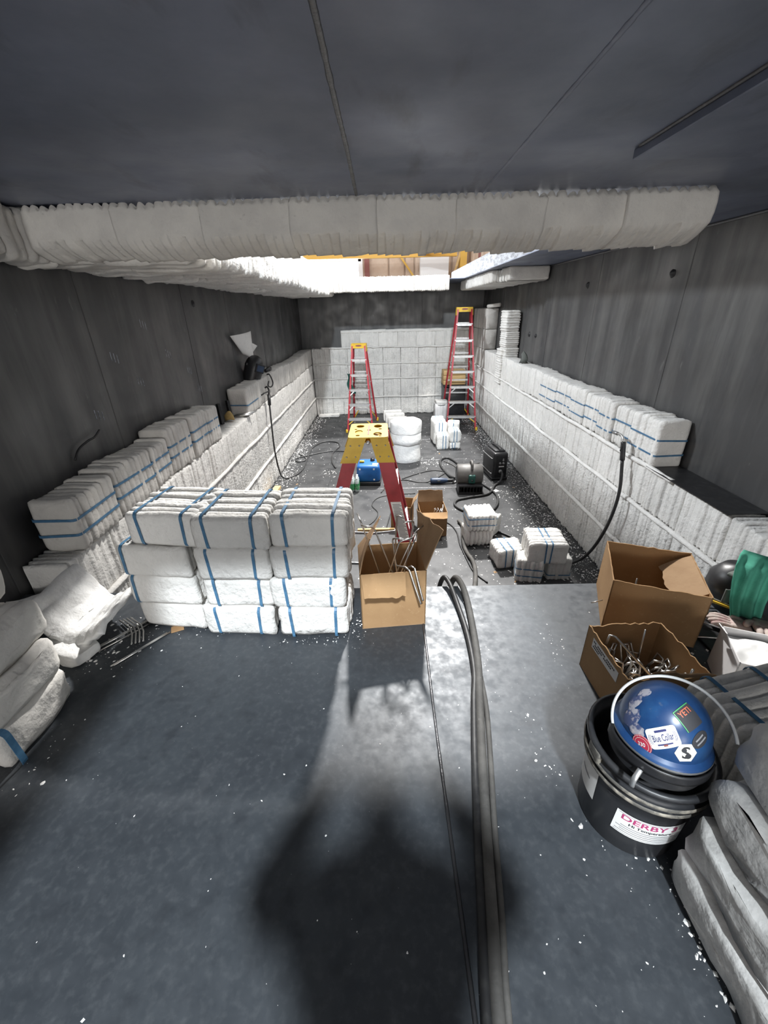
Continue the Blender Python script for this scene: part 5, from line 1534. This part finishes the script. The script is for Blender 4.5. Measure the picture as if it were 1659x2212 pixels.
for _ in range(3400):   # dense drift along the foot of the right lining
    y = 2.2 + 7.5 * rn.random()
    flake(FR - .01 - abs(rn.gauss(0, .16)), y, 0, size(.004, .016))
for _ in range(1500):
    y = 4.6 + 5.5 * rn.random()
    flake(FL + .01 + abs(rn.gauss(0, .13)), y, 0, size(.004, .02))
for _ in range(2300):
    flake(rn.uniform(FL, FR), 2.0 + 8.1 * rn.random(), 0, size(.0035, .014))
for (cx, cy, sd, n) in ((.75, 6.6, .16, 110), (1.1, 3.6, .3, 160), (1.5, 3.5, .25, 160), (1.7, 4.3, .22, 260), (-1.5, 6.1, .12, 120), (-.9, 6.2, .1, 60), (1.75, 5.2, .15, 160)):
    for _ in range(n):
        flake(min(max(rn.gauss(cx, sd), FL), FR), rn.gauss(cy, sd), 0, size(.004, .02))
tag(obj('pit_fibre_crumbs', fl, 'flake'), 'white fibre crumbs scattered over the dark pit floor', 'debris', kind='stuff')
fl = MB()
for _ in range(330):
    flake(rn.uniform(-1.6, 1.7), rn.uniform(.15, 1.74), PZ, size(.001, .0055))
for (cx, cy, sx_, sy_, n, hi) in ((-1.22, 1.30, .07, .05, 70, .013), (-1.20, 1.50, .08, .06, 60, .012), (-.15, 1.46, .025, .08, 60, .009), (-.35, 1.395, .12, .012, 45, .008), (-.8, 1.46, .2, .02, 36, .007),
                                (.72, 1.36, .03, .06, 30, .006), (.50, .85, .018, .10, 22, .013), (.69, .40, .012, .12, 50, .013), (-1.16, .90, .03, .08, 20, .009), (.62, .56, .06, .04, 24, .008),
                                (1.28, 1.25, .08, .06, 46, .012), (.40, 1.05, .06, .14, 16, .007), (.36, 1.50, .05, .12, 40, .006), (.65, .5, .12, .12, 20, .007), (-1.12, 1.42, .07, .05, 50, .010), (.5, .35, .1, .1, 12, .008)):
    for _ in range(n):
        x, y = rn.gauss(cx, sx_), rn.gauss(cy, sy_)
        if y < 1.76:
            flake(x, y, PZ, size(.0015, hi))
tag(obj('deck_fibre_crumbs', fl, 'flake'), 'white fibre crumbs scattered over the dark deck', 'debris', kind='stuff')
fl = MB()
for (x, y) in ((1.05, 3.36), (1.2, 3.2), (.95, 7.05), (1.82, 5.45), (.6, 5.1), (-.6, 6.9), (1.35, 3.75), (-1.35, 5.75), (1.5, 6.4)):
    flake(x, y, 0, .03)
tag(obj('brown_scraps', fl, 'brown_scrap'), 'tiny brown cardboard scraps on the pit floor', 'debris', kind='stuff')
# ------------------------------------------------------------------ the person taking the picture (stands behind the camera; casts the shadow on the deck)
M['jacket'] = mat('dark_work_jacket', (.035, .037, .042), .9, 0, .1, nz=(12, (.05, .052, .058), .45, .7), bump=(60, .3, .004))
M['skin'] = mat('skin', (.48, .29, .21), .55)
M['hair'] = mat('dark_hair', (.035, .024, .018), .6)


def skinned(name, verts, edges, radii, root, m, parent, sub=2):
    me = bpy.data.meshes.new(name)
    me.from_pydata(verts, edges, [])
    o = link(name, me, None, None)
    md = o.modifiers.new('skin', 'SKIN')
    md.use_smooth_shade = True
    for i, sv in enumerate(me.skin_vertices[0].data):
        r_ = radii[i]
        sv.radius = r_ if isinstance(r_, tuple) else (r_, r_)
        sv.use_root = (i == root)
    s2 = o.modifiers.new('sub', 'SUBSURF'); s2.levels = sub; s2.render_levels = sub
    dg = bpy.context.evaluated_depsgraph_get()
    ev = o.evaluated_get(dg)
    nm_ = bpy.data.meshes.new_from_object(ev)
    nm_.name = name
    nm_.polygons.foreach_set('use_smooth', [True] * len(nm_.polygons))
    o.modifiers.clear()
    o.data = nm_
    bpy.data.meshes.remove(me)
    nm_.materials.append(M[m])
    o.parent = parent
    return o


ps = thing('person', 'person in dark work clothes stooping on the deck while holding up a phone', 'person', (0, .04, 0))
D = PZ
bv = [(0, -.66, D + .74), (0, -.62, D + .92), (0, -.54, D + 1.08), (0, -.46, D + 1.20), (0, -.40, D + 1.28), (0, -.355, D + 1.345),
      # left arm
      (-.17, -.45, D + 1.22), (-.27, -.30, D + 1.02), (-.17, -.19, D + 1.14), (-.115, -.115, D + 1.235),
      (.17, -.45, D + 1.22), (.27, -.30, D + 1.02), (.17, -.19, D + 1.14), (.115, -.115, D + 1.235),
      # legs
      (-.10, -.66, D + .70), (-.14, -.40, D + .43), (-.13, -.62, D + .09), (-.14, -.50, D + .045), (-.14, -.42, D + .04),
      (.10, -.66, D + .70), (.14, -.40, D + .43), (.13, -.62, D + .09), (.14, -.50, D + .045), (.14, -.42, D + .04)]
be = [(0, 1), (1, 2), (2, 3), (3, 4), (4, 5), (3, 6), (6, 7), (7, 8), (8, 9), (3, 10), (10, 11), (11, 12), (12, 13),
      (0, 14), (14, 15), (15, 16), (16, 17), (17, 18), (0, 19), (19, 20), (20, 21), (21, 22), (22, 23)]
brr = [(.15, .12), (.145, .11), (.155, .115), (.15, .11), .07, .06, .075, .052, .045, .034, .075, .052, .045, .034, .09, .065, .045, .045, .032, .09, .065, .045, .045, .032]
skinned('body', bv, be, brr, 0, 'jacket', ps)
hd_ = MB()
for j in range(1):
    prof_n = 22
HEAD = Vector((0, -.30, D + 1.44))
TL = Matrix.Translation(HEAD) @ Matrix.Rotation(R(18), 4, 'X')


def headf(u, v):
    a = 2 * PI * u; el = -PI / 2 + PI * v
    x, y, z = math.cos(el) * math.sin(a), -math.cos(el) * math.cos(a), math.sin(el)
    q = Vector((x * .074, -y * -.095 if False else y * .095, z * .115))
    q.y = y * .095
    # face faces +Y
    q.y = -q.y
    if q.z < -.03:
        q.x *= 1 - .28 * (-.03 - q.z) / .085
        if q.y > 0: q.y *= 1 - .10 * (-.03 - q.z) / .085
    fr_ = max(0, q.y / .095)
    nose = math.exp(-((q.x / .014) ** 2)) * math.exp(-(((q.z + .018) / .026) ** 2)) * fr_
    brow = math.exp(-(((q.z - .022) / .012) ** 2)) * fr_
    eye = sum(math.exp(-(((q.x - s_ * .031) / .014) ** 2)) for s_ in (-1, 1)) * math.exp(-(((q.z - .002) / .011) ** 2)) * fr_
    lips = math.exp(-((q.x / .026) ** 2)) * math.exp(-(((q.z + .058) / .010) ** 2)) * fr_
    q.y += .022 * nose + .004 * brow - .008 * eye + .006 * lips
    return TL @ q


obj('head', MB().grid(headf, 48, 36), 'skin', ps)
for s_ in (-1, 1):
    obj('ear', MB().lathe([(.001, .008), (.014, .009), (.018, .003), (.012, -.004)], 14, mtx=TL @ Matrix.Translation((s_ * .074, -.005, -.005)) @ Matrix.Rotation(s_ * PI / 2, 4, 'Y') @ Matrix.Diagonal((1.6, 1, 1, 1))), 'skin', ps)
    obj('eye', MB().lathe([(.001, -.011), (.008, -.008), (.011, 0), (.008, .008), (.001, .011)], 14, mtx=TL @ Matrix.Translation((s_ * .031, .080, .002))), 'white', ps)
obj('hair', MB().grid(lambda u, v: TL @ (Vector((math.cos(-.25 + 1.82 * v) * math.sin(2 * PI * u) * .080, math.cos(-.25 + 1.82 * v) * math.cos(2 * PI * u) * (.101 if math.cos(2 * PI * u) < .3 else .098) - .012, math.sin(-.25 + 1.82 * v) * .120 + .004 + (.03 if math.cos(2 * PI * u) > .3 else 0) * (1 - v)))), 40, 14), 'hair', ps)
cap_ = obj('cap_hat', MB().lathe([(.10, .055), (.098, .085), (.08, .125), (.04, .147), (.001, .152)], 32, mtx=TL @ Matrix.Translation((0, -.008, -.01)) @ Matrix.Diagonal((.92, 1.08, 1, 1))), 'grey_metal', ps)
for s_ in (-1, 1):
    hnd = MB().rbox(s_ * .092, -.075, D + 1.285, .034, .075, .085, .014, seg=3)
    for k in range(4):
        z = D + 1.318 - .020 * k
        ln = (.050, .056, .053, .044)[k]
        hnd.tube(spline([(s_ * .092, -.055, z), (s_ * .093, -.030, z), (s_ * .082, -.022, z), (s_ * (.092 - ln * .55), -.0225, z - .002)], 4), [.0095] * 9 + [.0085] * 3 + [.006], 8)
    hnd.tube(spline([(s_ * .090, -.090, D + 1.305), (s_ * .070, -.062, D + 1.325), (s_ * .050, -.046, D + 1.330)], 4), [.012] * 6 + [.010, .009, .006], 8)
    obj('hand', hnd, 'skin', ps)
ph = thing('phone', 'dark phone held up in the photographer\'s hands', 'phone', (0, -.018, CAMZ), rot=(R(-26.25), 0, 0))
obj('phone_body', MB().rbox(0, -.005, -.045, .072, .008, .150, .004), 'black_plastic', ph)
obj('phone_screen', MB().box(-.033, .033, -.0098, -.0092, -.115, .025), 'ink', ph)
